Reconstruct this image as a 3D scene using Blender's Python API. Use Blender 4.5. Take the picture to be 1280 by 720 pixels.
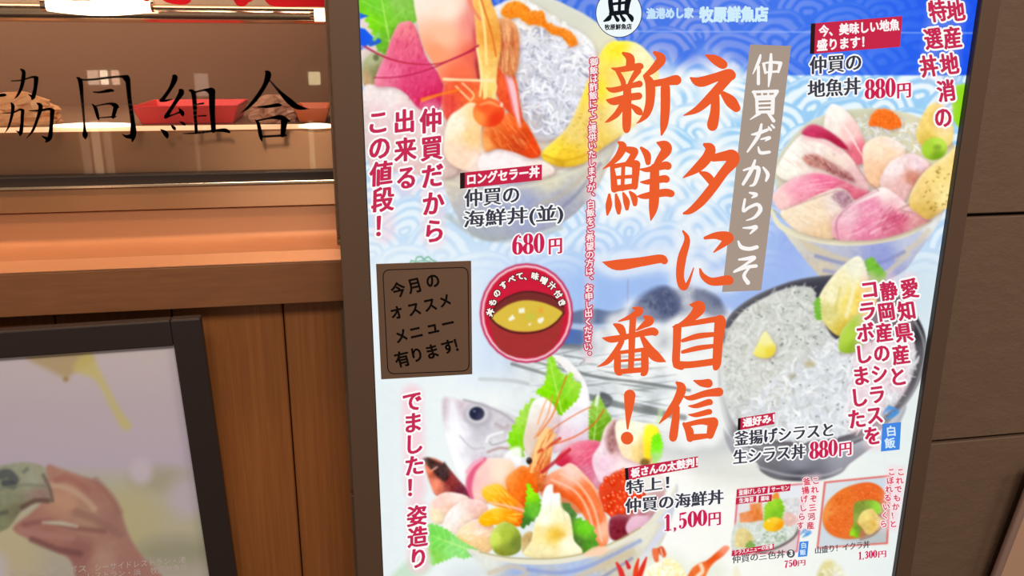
# A backlit menu sign hung on a restaurant front, beside a lit glass display case and a small framed photograph.
import bpy, math, numpy as np
from mathutils import Matrix, Vector
for o in list(bpy.data.objects): bpy.data.objects.remove(o)
SCN = bpy.context.scene; LINK = SCN.collection.objects.link

# ---------------------------------------------------------------- camera: solved from the sign's vanishing points
FPX, PX, PY = 1066.0, 640.0, 360.0
vh = np.array([6516-PX, 81-PY, FPX]); vv = np.array([621-PX, 4033-PY, FPX])
a_ = vh/np.linalg.norm(vh); b_ = vv-a_*np.dot(a_, vv); b_ /= np.linalg.norm(b_); c_ = np.cross(a_, b_)
ROT = np.stack([a_, b_, c_], 1)                                       # camera (right, down, ahead) <- world (x, -z, y)
def ray(u, v):
    d = ROT.T @ np.array([u-PX, v-PY, FPX]); return np.array([d[0], d[2], -d[1]])
CAM_Z = 1.50
r1, r2 = ray(461.7, 332), ray(1172.2, 332)
DIST = .60/abs(r2[0]/r2[1]-r1[0]/r1[1])                               # the lit print is 60 cm wide
CAM = np.array([0.0, -DIST, CAM_Z])
def at(u, v, y=0.0):                                                  # the point of the upright plane at depth y seen at (u, v)
    d = ray(u, v); return CAM+d*((y-CAM[1])/d[1])
def at_z(u, v, z):
    d = ray(u, v); return CAM+d*((z-CAM[2])/d[2])
def to_px(p):
    q = np.asarray(p, float)-CAM; w = np.stack([q[..., 0], -q[..., 2], q[..., 1]], -1) @ ROT.T
    return PX+FPX*w[..., 0]/w[..., 2], PY+FPX*w[..., 1]/w[..., 2]
cd = bpy.data.cameras.new('camera'); cam = bpy.data.objects.new('camera', cd); LINK(cam); SCN.camera = cam
cd.sensor_width = 36; cd.lens = FPX/1280*36; cd.clip_start = .02
cr, cdn, cf = [Vector((r[0], r[2], -r[1])) for r in ROT]              # rows of ROT: the camera's own axes in world terms
m = Matrix((cr, -cdn, -cf)).transposed().to_4x4(); m.translation = Vector(CAM); cam.matrix_world = m

# ---------------------------------------------------------------- light and exposure
SCN.view_settings.view_transform = 'Standard'; SCN.view_settings.look = 'None'; SCN.view_settings.exposure = 0; SCN.view_settings.gamma = 1
SCN.view_settings.use_curve_mapping = False
wd = bpy.data.worlds.new('world'); SCN.world = wd; wd.use_nodes = True
bg = wd.node_tree.nodes['Background']; bg.inputs[0].default_value = (1.0, .82, .68, 1); bg.inputs[1].default_value = .26
def area(name, loc, target, sx, sy, power, colr):
    l = bpy.data.lights.new(name, 'AREA'); l.shape = 'RECTANGLE'; l.size = sx; l.size_y = sy; l.energy = power; l.color = colr
    o = bpy.data.objects.new(name, l); LINK(o); o.location = loc
    o.rotation_euler = (Vector(target)-Vector(loc)).to_track_quat('-Z', 'Y').to_euler(); return o
area('arcade_ceiling_light', (.3, -2.2, 3.0), (.3, 0, 1.3), 1.6, .5, 40, (1, .87, .75))
area('right_wall_fill', (2.0, -1.6, 2.8), (.8, 0, 1.2), .8, .4, 14, (1, .84, .7))  # unseen fill, added to brighten the tiled wall on the right
area('cove_fill_light', (-.48, -.10, 1.98), (-.48, .06, 1.3), .95, .05, 4.2, (1, .62, .34))       # unseen warm strip, added to brighten the coved steel
def reflection_light(u0, u1, w0, w1, y, rad, colr):
    """An unseen area light behind the camera, added where the display case mirrors it."""
    q = []
    for u, w in ((u0, w0), (u1, w1)):
        p = at(u, w, y); d = ray(u, w); d = np.array((d[0], -d[1], d[2])); q.append(p+d*((-3.0-p[1])/d[1]))
    sx, sz = abs(q[1][0]-q[0][0]), abs(q[1][2]-q[0][2]); c = (q[0]+q[1])/2
    return area('reflection_light', c, c+np.array((0, 1, 0)), sx, sz, rad*math.pi*sx*sz, colr)
reflection_light(108, 124, 88, 106, .085, 7, (1, .72, .5)); reflection_light(124, 136, 88, 106, .085, 15, (1, .80, .56)); reflection_light(138, 150, 88, 106, .085, 9, (1, .66, .46))
reflection_light(242, 262, 92, 120, .085, 3, (1, .74, .6)); reflection_light(385, 401, 90, 106, .085, 9, (1, .86, .46))
for u0, u1, k in ((110, 123, .9), (124, 137, 2.0), (138, 151, 1.0), (242, 264, .7), (385, 402, 1.5)):   # tall unseen panels, added to draw upright streaks on the steel
    reflection_light(u0, u1, 150, 330, .10, k*1.5, (1, .64, .40) if u0 < 300 else (1, .86, .46))
# ---------------------------------------------------------------- the printed artwork of the sign: colours per point of the print
# (u, v) are positions on the print as the photograph shows them; PROJ() below carries them onto the real plane of the print.
OX, OY, CW, CH, SC = 430.0, -50.0, 830, 830, 1.25
W_, H_ = int(CW*SC), int(CH*SC)
rng = np.random.default_rng(7)
CAN = np.ones((H_, W_, 3))
IDM = np.zeros((H_, W_), np.int16)

def col(c): return np.array(c, float)/255.0
def spline(pts, closed, n=6):
    p = np.array(pts, float); m = len(p); out = []
    if m < 3 and not closed: n_ = 8; t = np.linspace(0, 1, n_)[:, None]; return p[0]*(1-t)+p[-1]*t
    rngi = range(m) if closed else range(m-1)
    for i in rngi:
        if closed: a, b, c, d = p[i-1], p[i], p[(i+1) % m], p[(i+2) % m]
        else: a, b, c, d = p[max(i-1, 0)], p[i], p[i+1], p[min(i+2, m-1)]
        for k in range(n):
            t = k/n
            out.append(.5*((2*b)+(c-a)*t+(2*a-5*b+4*c-d)*t*t+(3*b-a-3*c+d)*t**3))
    if not closed: out.append(p[-1])
    return np.array(out)
def window(x0, y0, x1, y1):
    i0, i1 = max(0, int((y0-OY)*SC)), min(H_, int((y1-OY)*SC)+2)
    j0, j1 = max(0, int((x0-OX)*SC)), min(W_, int((x1-OX)*SC)+2)
    if i1 <= i0 or j1 <= j0: return None
    yy, xx = np.mgrid[i0:i1, j0:j1]
    return slice(i0, i1), slice(j0, j1), xx/SC+OX, yy/SC+OY
def sdf_poly(P, X, Y):
    d = np.full(X.shape, 1e9); ins = np.zeros(X.shape, bool); n = len(P)
    for i in range(n):
        ax, ay = P[i]; bx, by = P[(i+1) % n]
        ex, ey = bx-ax, by-ay
        L = ex*ex+ey*ey+1e-12
        t = np.clip(((X-ax)*ex+(Y-ay)*ey)/L, 0, 1)
        d = np.minimum(d, (X-ax-t*ex)**2+(Y-ay-t*ey)**2)
        if ay != by:
            ins ^= ((ay > Y) != (by > Y)) & (X < (bx-ax)*(Y-ay)/(by-ay)+ax)
    return np.where(ins, -1, 1)*np.sqrt(d)
def sdf_line(P, X, Y):                                                # P rows: x, y, radius
    d = np.full(X.shape, 1e9)
    for i in range(len(P)-1):
        ax, ay, ar = P[i]; bx, by, br = P[i+1]
        ex, ey = bx-ax, by-ay
        t = np.clip(((X-ax)*ex+(Y-ay)*ey)/(ex*ex+ey*ey+1e-12), 0, 1)
        d = np.minimum(d, np.hypot(X-ax-t*ex, Y-ay-t*ey)-(ar+(br-ar)*t))
    return d
def shade(cols, X, Y):
    if not isinstance(cols, list): return np.broadcast_to(col(cols), X.shape+(3,))
    w = [1.0/((X-c[0])**2+(Y-c[1])**2+9.0)**1.5 for c in cols]
    s = sum(w); out = 0
    for wi, c in zip(w, cols): out = out+(wi/s)[..., None]*col(c[2])
    return out
def blend(win, a, c, ident=None):
    s0, s1, X, Y = win
    a = np.clip(a, 0, 1)
    CAN[s0, s1] = CAN[s0, s1]*(1-a[..., None])+c*a[..., None]
    if ident is not None: IDM[s0, s1][a > .5] = ident
def fbm(h, w, cells, octs=3, seed=None):
    r = np.random.default_rng(seed if seed is not None else 1); out = np.zeros((h, w)); amp = 1.0
    for o in range(octs):
        cx, cy = max(2, int(cells[0]*2**o)), max(2, int(cells[1]*2**o))
        g = r.standard_normal((cy+1, cx+1))
        yi = np.linspace(0, cy-1e-6, h); xi = np.linspace(0, cx-1e-6, w)
        y0 = yi.astype(int); x0 = xi.astype(int); fy = yi-y0; fx = xi-x0
        fy = (fy*fy*(3-2*fy))[:, None]; fx = (fx*fx*(3-2*fx))[None]
        out += amp*((g[y0][:, x0]*(1-fx)+g[y0][:, x0+1]*fx)*(1-fy)+(g[y0+1][:, x0]*(1-fx)+g[y0+1][:, x0+1]*fx)*fy); amp *= .5
    return out
def poly(pts, cols, f=1.0, a=1.0, smooth=True, ident=None, tex=0, edge=None):
    P = spline(pts, True) if smooth else np.array(pts, float)
    m = f*2+2; win = window(P[:, 0].min()-m, P[:, 1].min()-m, P[:, 0].max()+m, P[:, 1].max()+m)
    if win is None: return
    X, Y = win[2:]; d = sdf_poly(P, X, Y); c = shade(cols, X, Y)
    if edge:
        k = np.clip(1+d/edge[0], 0, 1)[..., None]*edge[2]
        c = c*(1-k)+col(edge[1])*k
    if tex:
        n = fbm(X.shape[0], X.shape[1], (X.shape[1]/5, X.shape[0]/5), 3, len(pts)+abs(int(P[0, 0])))
        c = c+tex*.6*n[..., None]
    if ident is not None and smooth and ident < 5:                    # the photographer's lamp in the printed pictures: soft edges round each piece
        gy, gx = np.gradient(d); g = np.hypot(gx, gy)+1e-6; size = min(np.ptp(P[:, 0]), np.ptp(P[:, 1])); r_ = np.clip(size*.10, 1.2, 4)
        k = np.exp(np.minimum(d, 0)/r_)*(-gy*.8-gx*.45)/g
        c = c*(1-.09*np.clip(-k, 0, 1)[..., None]*np.array((.8, 1.1, 1.1)))+(1-c)*.30*np.clip(k, 0, 1)[..., None]
        s0, s1 = win[:2]; sh = np.exp(-np.clip(d, 0, 50)**2/16)*(.05+.17*np.clip(gy/g*.8+gx/g*.5, 0, 1))*(IDM[s0, s1] == ident)
        CAN[s0, s1] = CAN[s0, s1]*(1-sh[..., None]*np.array((.75, 1.0, .95)))
    blend(win, np.clip(.5-d/(2*f), 0, 1)*a, np.clip(c, 0, 1), ident)
def line(pts, w, c, f=.6, a=1.0, ident=None):
    q = [(p[0], p[1], (p[2] if len(p) > 2 else w)) for p in pts]
    P = spline(q, False); P[:, 2] = np.maximum(P[:, 2], .2)
    m = P[:, 2].max()+f*2+1; win = window(P[:, 0].min()-m, P[:, 1].min()-m, P[:, 0].max()+m, P[:, 1].max()+m)
    if win is None: return
    d = sdf_line(P, win[2], win[3]); blend(win, np.clip(.5-d/(2*f), 0, 1)*a, col(c), ident)
def ell(cx, cy, rx, ry, cols, f=1.0, a=1.0, rot=0, ident=None, tex=0, edge=None):
    t = np.linspace(0, 2*np.pi, 28, endpoint=False); co, si = math.cos(rot), math.sin(rot)
    poly([(cx+rx*math.cos(k)*co-ry*math.sin(k)*si, cy+rx*math.cos(k)*si+ry*math.sin(k)*co) for k in t], cols, f, a, False, ident, tex, edge)
def inside(P, n):
    P = np.array(P, float); out = []
    while len(out) < n:
        q = rng.uniform(P.min(0), P.max(0), (n*3, 2))
        X, Y = q[:, 0][None], q[:, 1][None]
        ins = np.zeros(X.shape, bool)
        for i in range(len(P)):
            ax, ay = P[i]; bx, by = P[(i+1) % len(P)]
            if ay != by: ins ^= ((ay > Y) != (by > Y)) & (X < (bx-ax)*(Y-ay)/(by-ay)+ax)
        out += [tuple(v) for v in q[ins[0]]]
    return out[:n]
def strands(P, n, cols, L=(8, 16), w=(.8, 1.7), a=.8):              # small whitebait: short bent strokes
    for x, y in inside(P, n):
        l = rng.uniform(*L)/2; t = rng.uniform(0, np.pi); b = rng.uniform(-.5, .5)*l; ww = rng.uniform(*w)
        dx, dy = math.cos(t)*l, math.sin(t)*l
        c = np.clip(np.array(cols[rng.integers(len(cols))])+rng.uniform(-10, 10), 0, 255)
        line([(x-dx, y-dy, ww*.5), (x-b*math.sin(t), y+b*math.cos(t), ww), (x+dx, y+dy, ww*.4)], ww, c, .7, a)
def roe(P, n, base, r=(1.6, 2.6), hi=(255, 205, 150), dk=(190, 50, 15)):
    for x, y in inside(P, n):
        k = rng.uniform(*r); ell(x, y, k, k, tuple(np.clip(np.array(base)+rng.uniform(-22, 22), 0, 255)), .6, .85, edge=(k*.8, dk, .35))
        ell(x-k*.3, y-k*.35, k*.3, k*.3, hi, .5, .8)
def streaks(P, n, c, ang, L=(10, 24), w=.8, a=.3):
    for x, y in inside(P, n):
        l = rng.uniform(*L)/2; t = ang+rng.uniform(-.12, .12); dx, dy = math.cos(t)*l, math.sin(t)*l
        line([(x-dx, y-dy), (x+dx, y+dy)], rng.uniform(.4, 1)*w, c, .8, a)
def saw(pts, amp, n=3):                                              # a serrated leaf edge round a closed outline
    P = np.array(pts, float); cx = P.mean(0); out = []
    for i in range(len(P)):
        a, b = P[i], P[(i+1) % len(P)]; L = np.linalg.norm(b-a); k = max(1, int(L/(amp*2.2)))
        nrm = np.array([b[1]-a[1], a[0]-b[0]])/(L+1e-9)
        if np.dot(nrm, (a+b)/2-cx) < 0: nrm = -nrm
        for j in range(k):
            out.append(a+(b-a)*(j/k)); out.append(a+(b-a)*((j+.72)/k)+nrm*amp)
    return out
def leaf(pts, cols, amp=3, vein=None, ident=None):
    poly(saw(pts, amp), cols, .9, 1, False, ident, .03)
    if vein:
        (x0, y0), (x1, y1) = vein
        line([(x0, y0, 1.1), (x1, y1, .4)], 1, (215, 240, 150), .8, .6)
        for k in range(1, 6):
            t = k/6; x, y = x0+(x1-x0)*t, y0+(y1-y0)*t; dx, dy = (x1-x0)*.28, (y1-y0)*.28
            for s in (-1, 1): line([(x, y), (x+dx*.6-dy*s*.8, y+dy*.6+dx*s*.8)], .5, (215, 240, 150), .8, .35)

# brush strokes of the big headline: (x, y, half width) read at six times the size; origin and scale per character
HEAD = [
 (740, 55, 6, [[(235,70,12),(285,105,32),(285,170,32)],[(150,182,6),(210,192,20),(345,168,26),(365,170,22)],[(190,200,16),(232,280,20),(235,320,18)],
   [(345,200,26),(310,250,20),(280,300,14)],[(110,330,6),(165,345,22),(300,312,20),(355,300,26)],[(110,420,6),(165,430,30),(270,402,28),(350,390,28)],
   [(265,330,30),(262,480,34),(260,620,32),(258,655,14)],[(235,440,22),(190,520,24),(130,570,14),(98,588,3)],[(300,462,14),(345,500,28),(365,520,16)],
   [(470,65,14),(520,112,36),(460,190,28),(395,240,14)],[(405,245,22),(435,300,36),(435,430,34),(410,520,28),(370,570,14),(335,595,3)],
   [(440,300,25),(540,285,28),(625,270,38),(632,275,34)],[(550,330,36),(550,470,36),(540,600,30),(522,680,8)]]),
 (740, 170, 6, [[(195,45,6),(230,75,30),(205,140,28),(150,200,18),(80,248,3)],[(245,95,18),(300,110,30),(322,120,26),(295,170,24),(262,205,16)],
   [(150,230,16),(162,320,24),(168,400,26)],[(165,228,18),(250,212,18),(322,212,32),(330,235,30),(320,380,24)],[(175,312,14),(320,302,14)],
   [(168,395,26),(250,385,22),(320,375,22)],[(235,220,15),(228,400,15)],[(130,440,10),(126,520,25),(115,590,8)],[(180,440,10),(196,520,25),(200,575,15)],
   [(235,430,10),(258,490,25),(262,545,15)],[(285,420,10),(315,460,25),(322,510,18)],[(370,90,12),(412,140,28),(420,200,20)],
   [(490,50,8),(548,75,40),(555,112,40),(510,170,28),(470,222,14)],[(365,250,8),(420,252,20),(540,222,30),(568,225,30)],[(365,345,6),(420,345,20),(530,322,28),(556,324,28)],
   [(340,452,5),(400,450,24),(540,425,30),(592,432,28)],[(470,240,34),(468,420,38),(460,540,34),(442,630,6)]]),
 (700, 180, 4, [[(212,590,2),(285,605,27),(400,590,24),(500,574,22),(522,584,18)]]),
 (740, 370, 6, [[(310,90,8),(358,112,30),(290,155,20),(200,190,5)],[(165,212,8),(212,240,30),(235,290,24)],[(392,155,10),(432,185,34),(380,225,20),(335,256,7)],
   [(80,315,5),(150,325,26),(300,297,20),(440,266,30),(472,272,28)],[(308,150,24),(300,300,26),(297,420,24),(290,560,22)],[(225,335,20),(190,400,22),(120,490,20),(40,532,3)],
   [(378,312,18),(430,400,34),(480,455,38),(550,492,5)],[(192,450,26),(192,560,26),(215,588,10)],[(395,420,28),(395,560,28),(375,588,12)],
   [(200,425,14),(390,402,16)],[(200,488,10),(390,473,11)],[(200,568,20),(390,552,20)]]),
 (740, 470, 6, [[(283,145,44),(278,230,34),(270,330,17),(267,395,7)],[(262,464,47),(264,468,47)]]),
 (840, 60, 6, [[(255,55,8),(320,85,34),(375,120,36),(388,124,28)],[(140,225,8),(210,255,38),(330,220,34),(420,195,38),(440,205,40)],
   [(430,215,34),(370,280,36),(290,370,36),(190,460,26),(90,505,5)],[(325,370,32),(322,480,36),(305,570,42),(303,590,32)],[(385,345,22),(440,400,44),(482,450,32)]]),
 (840, 170, 6, [[(245,65,14),(288,95,38),(265,160,40),(190,240,34),(85,312,5)],[(310,165,28),(400,150,38),(450,150,48),(458,190,44),(390,270,36),(310,380,36),(220,490,34),(140,560,24),(90,580,10)],
   [(215,275,12),(262,300,30),(305,350,30)]]),
 (700, 180, 4, [[(615,435,5),(636,480,15),(610,570,22),(600,660,20),(615,712,20),(638,700,10),(668,620,3)],[(725,470,8),(780,458,18),(832,465,28),(838,480,22),(770,540,4)],
   [(700,625,5),(715,660,14),(760,688,20),(838,680,24),(845,688,18)]]),
 (830, 365, 6, [[(195,95,6),(265,112,46),(220,180,34),(140,240,22),(70,262,8)],[(100,270,32),(95,400,30),(92,530,30),(130,560,26)],[(120,255,12),(250,228,20),(390,205,24),(420,215,44)],
   [(422,225,44),(405,380,36),(395,540,32),(380,578,10)],[(140,365,14),(250,332,22),(370,318,18)],[(140,450,14),(250,422,20),(370,405,16)],[(95,545,30),(200,545,26),(380,522,26)]]),
 (810, 460, 6, [[(215,110,10),(252,150,34),(220,240,32),(160,330,26),(85,415,4)],[(215,300,24),(205,400,30),(190,510,32),(187,526,24)],[(345,95,6),(400,113,26),(452,115,34)],
   [(265,212,5),(320,225,20),(430,192,26),(532,180,34)],[(305,285,5),(360,285,18),(450,257,24),(465,258,22)],[(305,350,5),(360,352,18),(450,330,22),(462,330,20)],
   [(270,420,14),(308,470,32),(315,530,26)],[(290,425,18),(400,402,22),(490,406,38)],[(488,415,40),(465,505,28)],[(320,522,26),(465,507,18)]]),
]
def head_strokes():
    for x0, y0, k, st in HEAD:
        for s in st: yield [(x0+x/k, y0+y/k, w/k) for x, y, w in s]

# ---- background: blue sea waves on top, a pale field of drying racks in the middle, cream below
YY, XX = np.mgrid[0:H_, 0:W_]; U = XX/SC+OX; V = YY/SC+OY
def ramp(t, stops):
    xs = [s[0] for s in stops]; return np.stack([np.interp(t, xs, [s[1][k]/255 for s in stops]) for k in range(3)], -1)
warp = fbm(H_, W_, (8, 8), 3, 3)*5.0; warp2 = fbm(H_, W_, (8, 8), 3, 4)*4.5; brushy = fbm(H_, W_, (40, 60), 2, 5)
BU, BV = U+warp, V+warp2
fill = np.zeros((H_, W_)); R0, ROW = 46.0, 30.0
crest = np.zeros((H_, W_))
for r in range(-3, 18):
    cy = r*ROW+20; off = (r % 2)*R0
    k = np.round((BU-off)/(2*R0)); cx = k*2*R0+off
    d = np.hypot(BU-cx, (BV-cy)*1.05); m = (d < R0) & (BV < cy+6)
    ph = d/R0
    ring = .5+.5*np.cos(ph*2*np.pi*(3.4+.5*np.sin(k*2.3+r))+.7*np.sin(2*np.arctan2(BV-cy, BU-cx)+k)+brushy*.5)
    fill = np.where(m, np.clip(ring*1.7-.12, 0, 1)*np.clip((1-ph)*9, 0, 1), fill)
deep = ramp(U, [(445, (28, 98, 222)), (640, (45, 98, 222)), (760, (66, 118, 230)), (900, (72, 120, 234)), (1060, (50, 110, 238)), (1200, (22, 84, 238))])
deepl = ramp(U, [(445, (70, 140, 235)), (700, (118, 146, 234)), (850, (142, 160, 234)), (1000, (112, 146, 240)), (1130, (54, 112, 242)), (1200, (30, 88, 240))])
lite = ramp(V, [(94, (98, 176, 240)), (200, (120, 188, 238)), (270, (150, 195, 240)), (340, (175, 205, 240))])
litel = ramp(V, [(94, (238, 250, 255)), (200, (226, 244, 254)), (340, (226, 240, 252))])
f3 = fill[..., None]
top = deep*(1-f3*.85)+deepl*f3*.85
low = lite*(1-f3)*.72+litel*(.28+.72*f3)-.28*0; low = lite*((1-f3)*.6)+litel*(1-(1-f3)*.6)
sb = np.where(U > 980, np.clip((V-93.5)/1.5, 0, 1), np.clip((V-76-6*np.sin(U/37))/26, 0, 1))[..., None]
CAN[:] = top*(1-sb)+low*sb
# paler toward the left and under the first bowl
k = (np.clip((V-150)/120, 0, 1)*np.clip((760-U)/200, 0, 1)*.30)[..., None]; CAN[:] = CAN*(1-k)+col((240, 248, 250))*k
k = (np.clip((V-225)/70, 0, 1)*np.exp(-((U-985)/42)**2))[..., None]; CAN[:] = CAN*(1-k*.85)+col((150, 174, 236))*k*.85
k = (np.clip((V-210)/110, 0, 1)*np.exp(-((U-830)/90)**2)*.5)[..., None]; CAN[:] = CAN*(1-k)+col((190, 212, 248))*k
# sky of the field photograph
k = np.clip((V-300)/50, 0, 1)[..., None]; sky = ramp(U, [(440, (236, 244, 248)), (580, (228, 240, 250)), (660, (190, 212, 246)), (740, (160, 192, 242)), (900, (164, 190, 240)), (1000, (160, 185, 240)), (1120, (205, 225, 238)), (1200, (220, 234, 240))])
CAN[:] = CAN*(1-k)+sky*k
n1 = fbm(H_, W_, (60, 60), 3, 9)
fld = np.clip((V-402+(U-750)*.02)/14, 0, 1)*np.clip((U-640)/60, 0, 1)*np.clip((960-U)/60, 0, 1)
CAN[:] = CAN*(1-fld[..., None])+(col((176, 182, 190))+n1[..., None]*.05)*fld[..., None]
poly([(715,391),(740,386),(765,389),(790,384),(800,400),(790,404),(715,404)], (92, 106, 138), 2, .85)
poly([(795,400),(800,380),(812,366),(830,358),(845,362),(855,356),(880,362),(898,372),(905,385),(912,398),(890,402),(850,404),(810,406)], [(840,375,(84,92,130)),(880,380,(100,108,140)),(810,395,(120,128,155))], 3, .95, tex=.05)
strands([(800,380),(830,360),(880,364),(905,390),(850,400)], 120, [(80,88,118),(120,130,150),(70,78,110)], (4, 9), (1, 2), .5)
line([(785,348),(784,395)], .8, (150, 165, 200), .6, .9)
poly([(690,413),(705,410),(730,413),(738,422),(730,432),(695,430)], [(705,415,(66,104,182)),(730,425,(80,110,170))], 1.2, .9, False)
poly([(690,428),(735,432),(725,437),(690,436)], (70, 74, 84), 1.5, .8, False)
rk = np.clip((V-428)/18, 0, 1)*np.clip((U-600)/60, 0, 1)*np.clip((965-U)/60, 0, 1)
CAN[:] = CAN*(1-rk[..., None])+(col((222, 228, 230))+n1[..., None]*.03)*rk[..., None]
for i in range(46):
    y0 = 440+i*2.9+rng.uniform(-2, 2); x0 = rng.uniform(640, 800); L = rng.uniform(25, 90); s = rng.uniform(-.22, -.05) if i % 3 else .16
    line([(x0, y0, .4), (x0+L*.5, y0+s*L*.5, rng.uniform(.5, 1.5)), (x0+L, y0+s*L, .3)], 1, (148, 156, 158), .8, .6)
for P, w, c in [([(668,452),(730,468),(790,477),(862,487)], 1.6, (128,134,134)), ([(690,462),(760,472),(865,492)], .9, (160,165,165)), ([(640,455),(690,470),(705,478)], 2.0, (120,124,124)),
                ([(736,496),(775,506),(840,517)], 4.2, (140,146,144)), ([(795,507),(830,516),(858,520)], 4, (118,122,120)), ([(660,480),(640,476),(600,474)], 2.4, (170,175,178)),
                ([(600,500),(640,512),(660,522)], 2, (190,196,200)), ([(738,515),(790,525),(830,530)], 1, (170,176,178)), ([(705,444),(730,449),(725,455)], .8, (120,125,128))]:
    line(P, w, c, 1, .8)
poly([(742,497),(752,490),(765,497),(762,508),(745,512)], (74, 80, 84), 1.4, .85)
# cream and white ground below
base = ramp(U, [(440, (230, 240, 242)), (560, (240, 247, 247)), (700, (248, 251, 247)), (860, (253, 253, 246)), (960, (249, 250, 241)), (1060, (240, 245, 241)), (1180, (228, 238, 238))])
lowm = np.maximum(np.clip((V-520)/50, 0, 1)*np.clip((U-700)/80, 0, 1), np.clip((V-455)/40, 0, 1)*np.clip((700-U)/80, 0, 1))
lowm = np.maximum(lowm, np.clip((V-380)/60, 0, 1)*np.clip((U-1060)/60, 0, 1)); lowm = np.maximum(lowm, np.clip((600-U)/40, 0, 1)*np.clip((V-400)/90, 0, 1))[..., None]
CAN[:] = CAN*(1-lowm)+base*lowm
ell(870, 555, 60, 26, (196, 198, 198), 16, .75); ell(930, 590, 60, 18, (214, 214, 206), 14, .6); ell(640, 720, 80, 22, (206, 214, 218), 12, .5)
# white glow that the printer laid round the headline
for s in head_strokes():
    q = [(x, y, max(w, 2)+3.5) for x, y, w in s]; P = spline(q, False)
    win = window(P[:, 0].min()-26, P[:, 1].min()-26, P[:, 0].max()+26, P[:, 1].max()+26)
    d = sdf_line(P, win[2], win[3]); lim = np.clip((win[3]-40)/60, .25, 1)
    blend(win, np.exp(-np.clip(d, 0, 99)**2/60)*.55*lim, col((252, 253, 250)))
line([(448,33.6),(600,37),(760,39),(1000,40),(1216,41.4)], .75, (165, 190, 250), .6, .8)

poly([(786,398),(792,380),(806,366),(826,358),(846,366),(848,384),(838,398),(810,402)], [(820,378,(80,88,124)),(800,392,(104,114,146))], 4, .7)
poly([(866,368),(882,364),(898,374),(908,392),(890,396),(872,384)], (92, 100, 130), 4, .6); strands([(790,385),(826,360),(846,370),(840,395)], 60, [(70,78,112),(110,120,146)], (3, 7), (1, 2), .5)
for i in range(34):
    x0, y0 = rng.uniform(700, 800), rng.uniform(438, 560); L = rng.uniform(20, 60); sl = (.16, -.12)[i % 2]+rng.uniform(-.04, .04)
    line([(x0, y0, .3), (x0+L/2, y0+sl*L/2, rng.uniform(.6, 1.5)), (x0+L, y0+sl*L, .3)], 1, (126, 134, 136), .8, .45)
line([(700,455),(740,470),(800,478),(862,488)], 1.7, (120,126,126), .9, .75); line([(738,497),(790,510),(855,522)], 3.6, (120,126,126), 1.4, .7)

# ---- bowl one: raw shrimp, tuna, whitebait and omelette, top left
B = 1
poly([(600,20),(660,-8),(720,12),(765,44),(800,90),(780,150),(740,195),(690,222),(620,232),(560,225),(520,190),(470,140),(450,60),(470,-20)], [(720,20,(214,214,200)),(560,200,(214,196,184)),(480,130,(226,208,200)),(760,60,(224,222,196))], 1.2, 1, True, B)
poly([(540,180),(556,236),(578,282),(606,300),(640,298),(700,280),(740,244),(765,196),(782,150),(736,192),(690,216),(620,230),(575,222)], [(560,220,(206,198,184)),(620,245,(176,178,196)),(660,265,(160,166,196)),(700,250,(168,170,186)),(740,215,(205,202,190)),(610,290,(170,176,186)),(690,226,(212,208,186))], 1.2, 1, True, B, .02)
for P, w, c in [([(735,215),(700,245),(660,262)], 3, (188,178,158)), ([(750,205),(725,238),(700,262)], 2, (120,124,150)), ([(600,250),(640,262),(690,258)], 3, (140,150,190)), ([(560,228),(610,238),(690,226),(745,200)], 2, (228,222,196)), ([(560,270),(600,296),(650,298),(700,284)], 4, (170,178,176))]: line(P, w, c, 2, .55)
leaf([(432,-50),(524,-50),(521,26),(500,30),(488,60),(478,76),(472,62),(470,46),(458,22),(448,8)], [(470,10,(120,200,60)),(500,0,(142,196,90)),(462,25,(128,212,30)),(485,55,(110,178,50)),(515,-20,(126,190,70))], 4, ((490,70),(470,-40)), B)
poly([(446,34),(456,36),(464,44),(470,50),(460,56),(452,62),(446,66)], (28, 96, 222), 1, 1, False); poly([(449,16),(461,20),(450,24)], (40,104,214), .8, 1, False); poly([(462,50),(473,48),(476,53),(462,58)], (44,100,200), .8, 1)
line([(468,49),(473,43)], 2.4, (140,205,110), 1, .9)
line([(450,58),(462,62),(476,72)], 1.6, (170,150,190), 1, .8)
poly([(453,78),(468,64),(482,70),(480,95),(470,112),(454,106)], [(465,72,(172,176,136)),(472,92,(140,138,96)),(456,100,(190,160,120))], 1.5, 1, True, B, .03)
ell(470, 72, 3.5, 4, (80,90,50), 1.5, .7)
poly([(454,112),(470,106),(486,108),(505,112),(515,128),(530,140),(560,150),(575,200),(560,222),(500,215),(465,210),(454,170)], [(480,120,(238,224,220)),(470,160,(216,200,196)),(540,200,(214,190,180)),(500,180,(224,204,198)),(460,200,(206,196,190))], 1.6, 1, True, B, .03)
poly([(498,30),(506,27),(514,27),(522,40),(533,72),(549,93),(556,118),(545,140),(524,136),(508,118),(492,109),(469,107),(472,89),(481,70),(490,45)], [(506,36,(232,128,140)),(500,60,(226,104,134)),(485,95,(230,116,150)),(525,90,(218,80,124)),(535,125,(206,40,92)),(515,110,(214,70,116)),(475,104,(234,136,160))], 1, 1, True, B, .02)
streaks([(500,35),(515,30),(545,95),(550,130),(520,130),(480,100)], 130, (186,36,84), 1.9, (2, 5), .7, .35); streaks([(500,35),(515,30),(545,95),(550,130),(520,130),(480,100)], 90, (245,150,175), 1.9, (2, 5), .7, .35)
poly([(514,-50),(590,-50),(596,0),(600,60),(597,104),(575,112),(555,106),(545,85),(530,60),(522,30),(517,0)], [(530,0,(240,228,212)),(560,10,(246,226,208)),(555,45,(248,192,158)),(545,65,(242,160,120)),(575,95,(238,118,84)),(590,30,(238,150,136)),(594,70,(232,110,90)),(545,-30,(242,234,224))], 1.2, 1, True, B)
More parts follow.
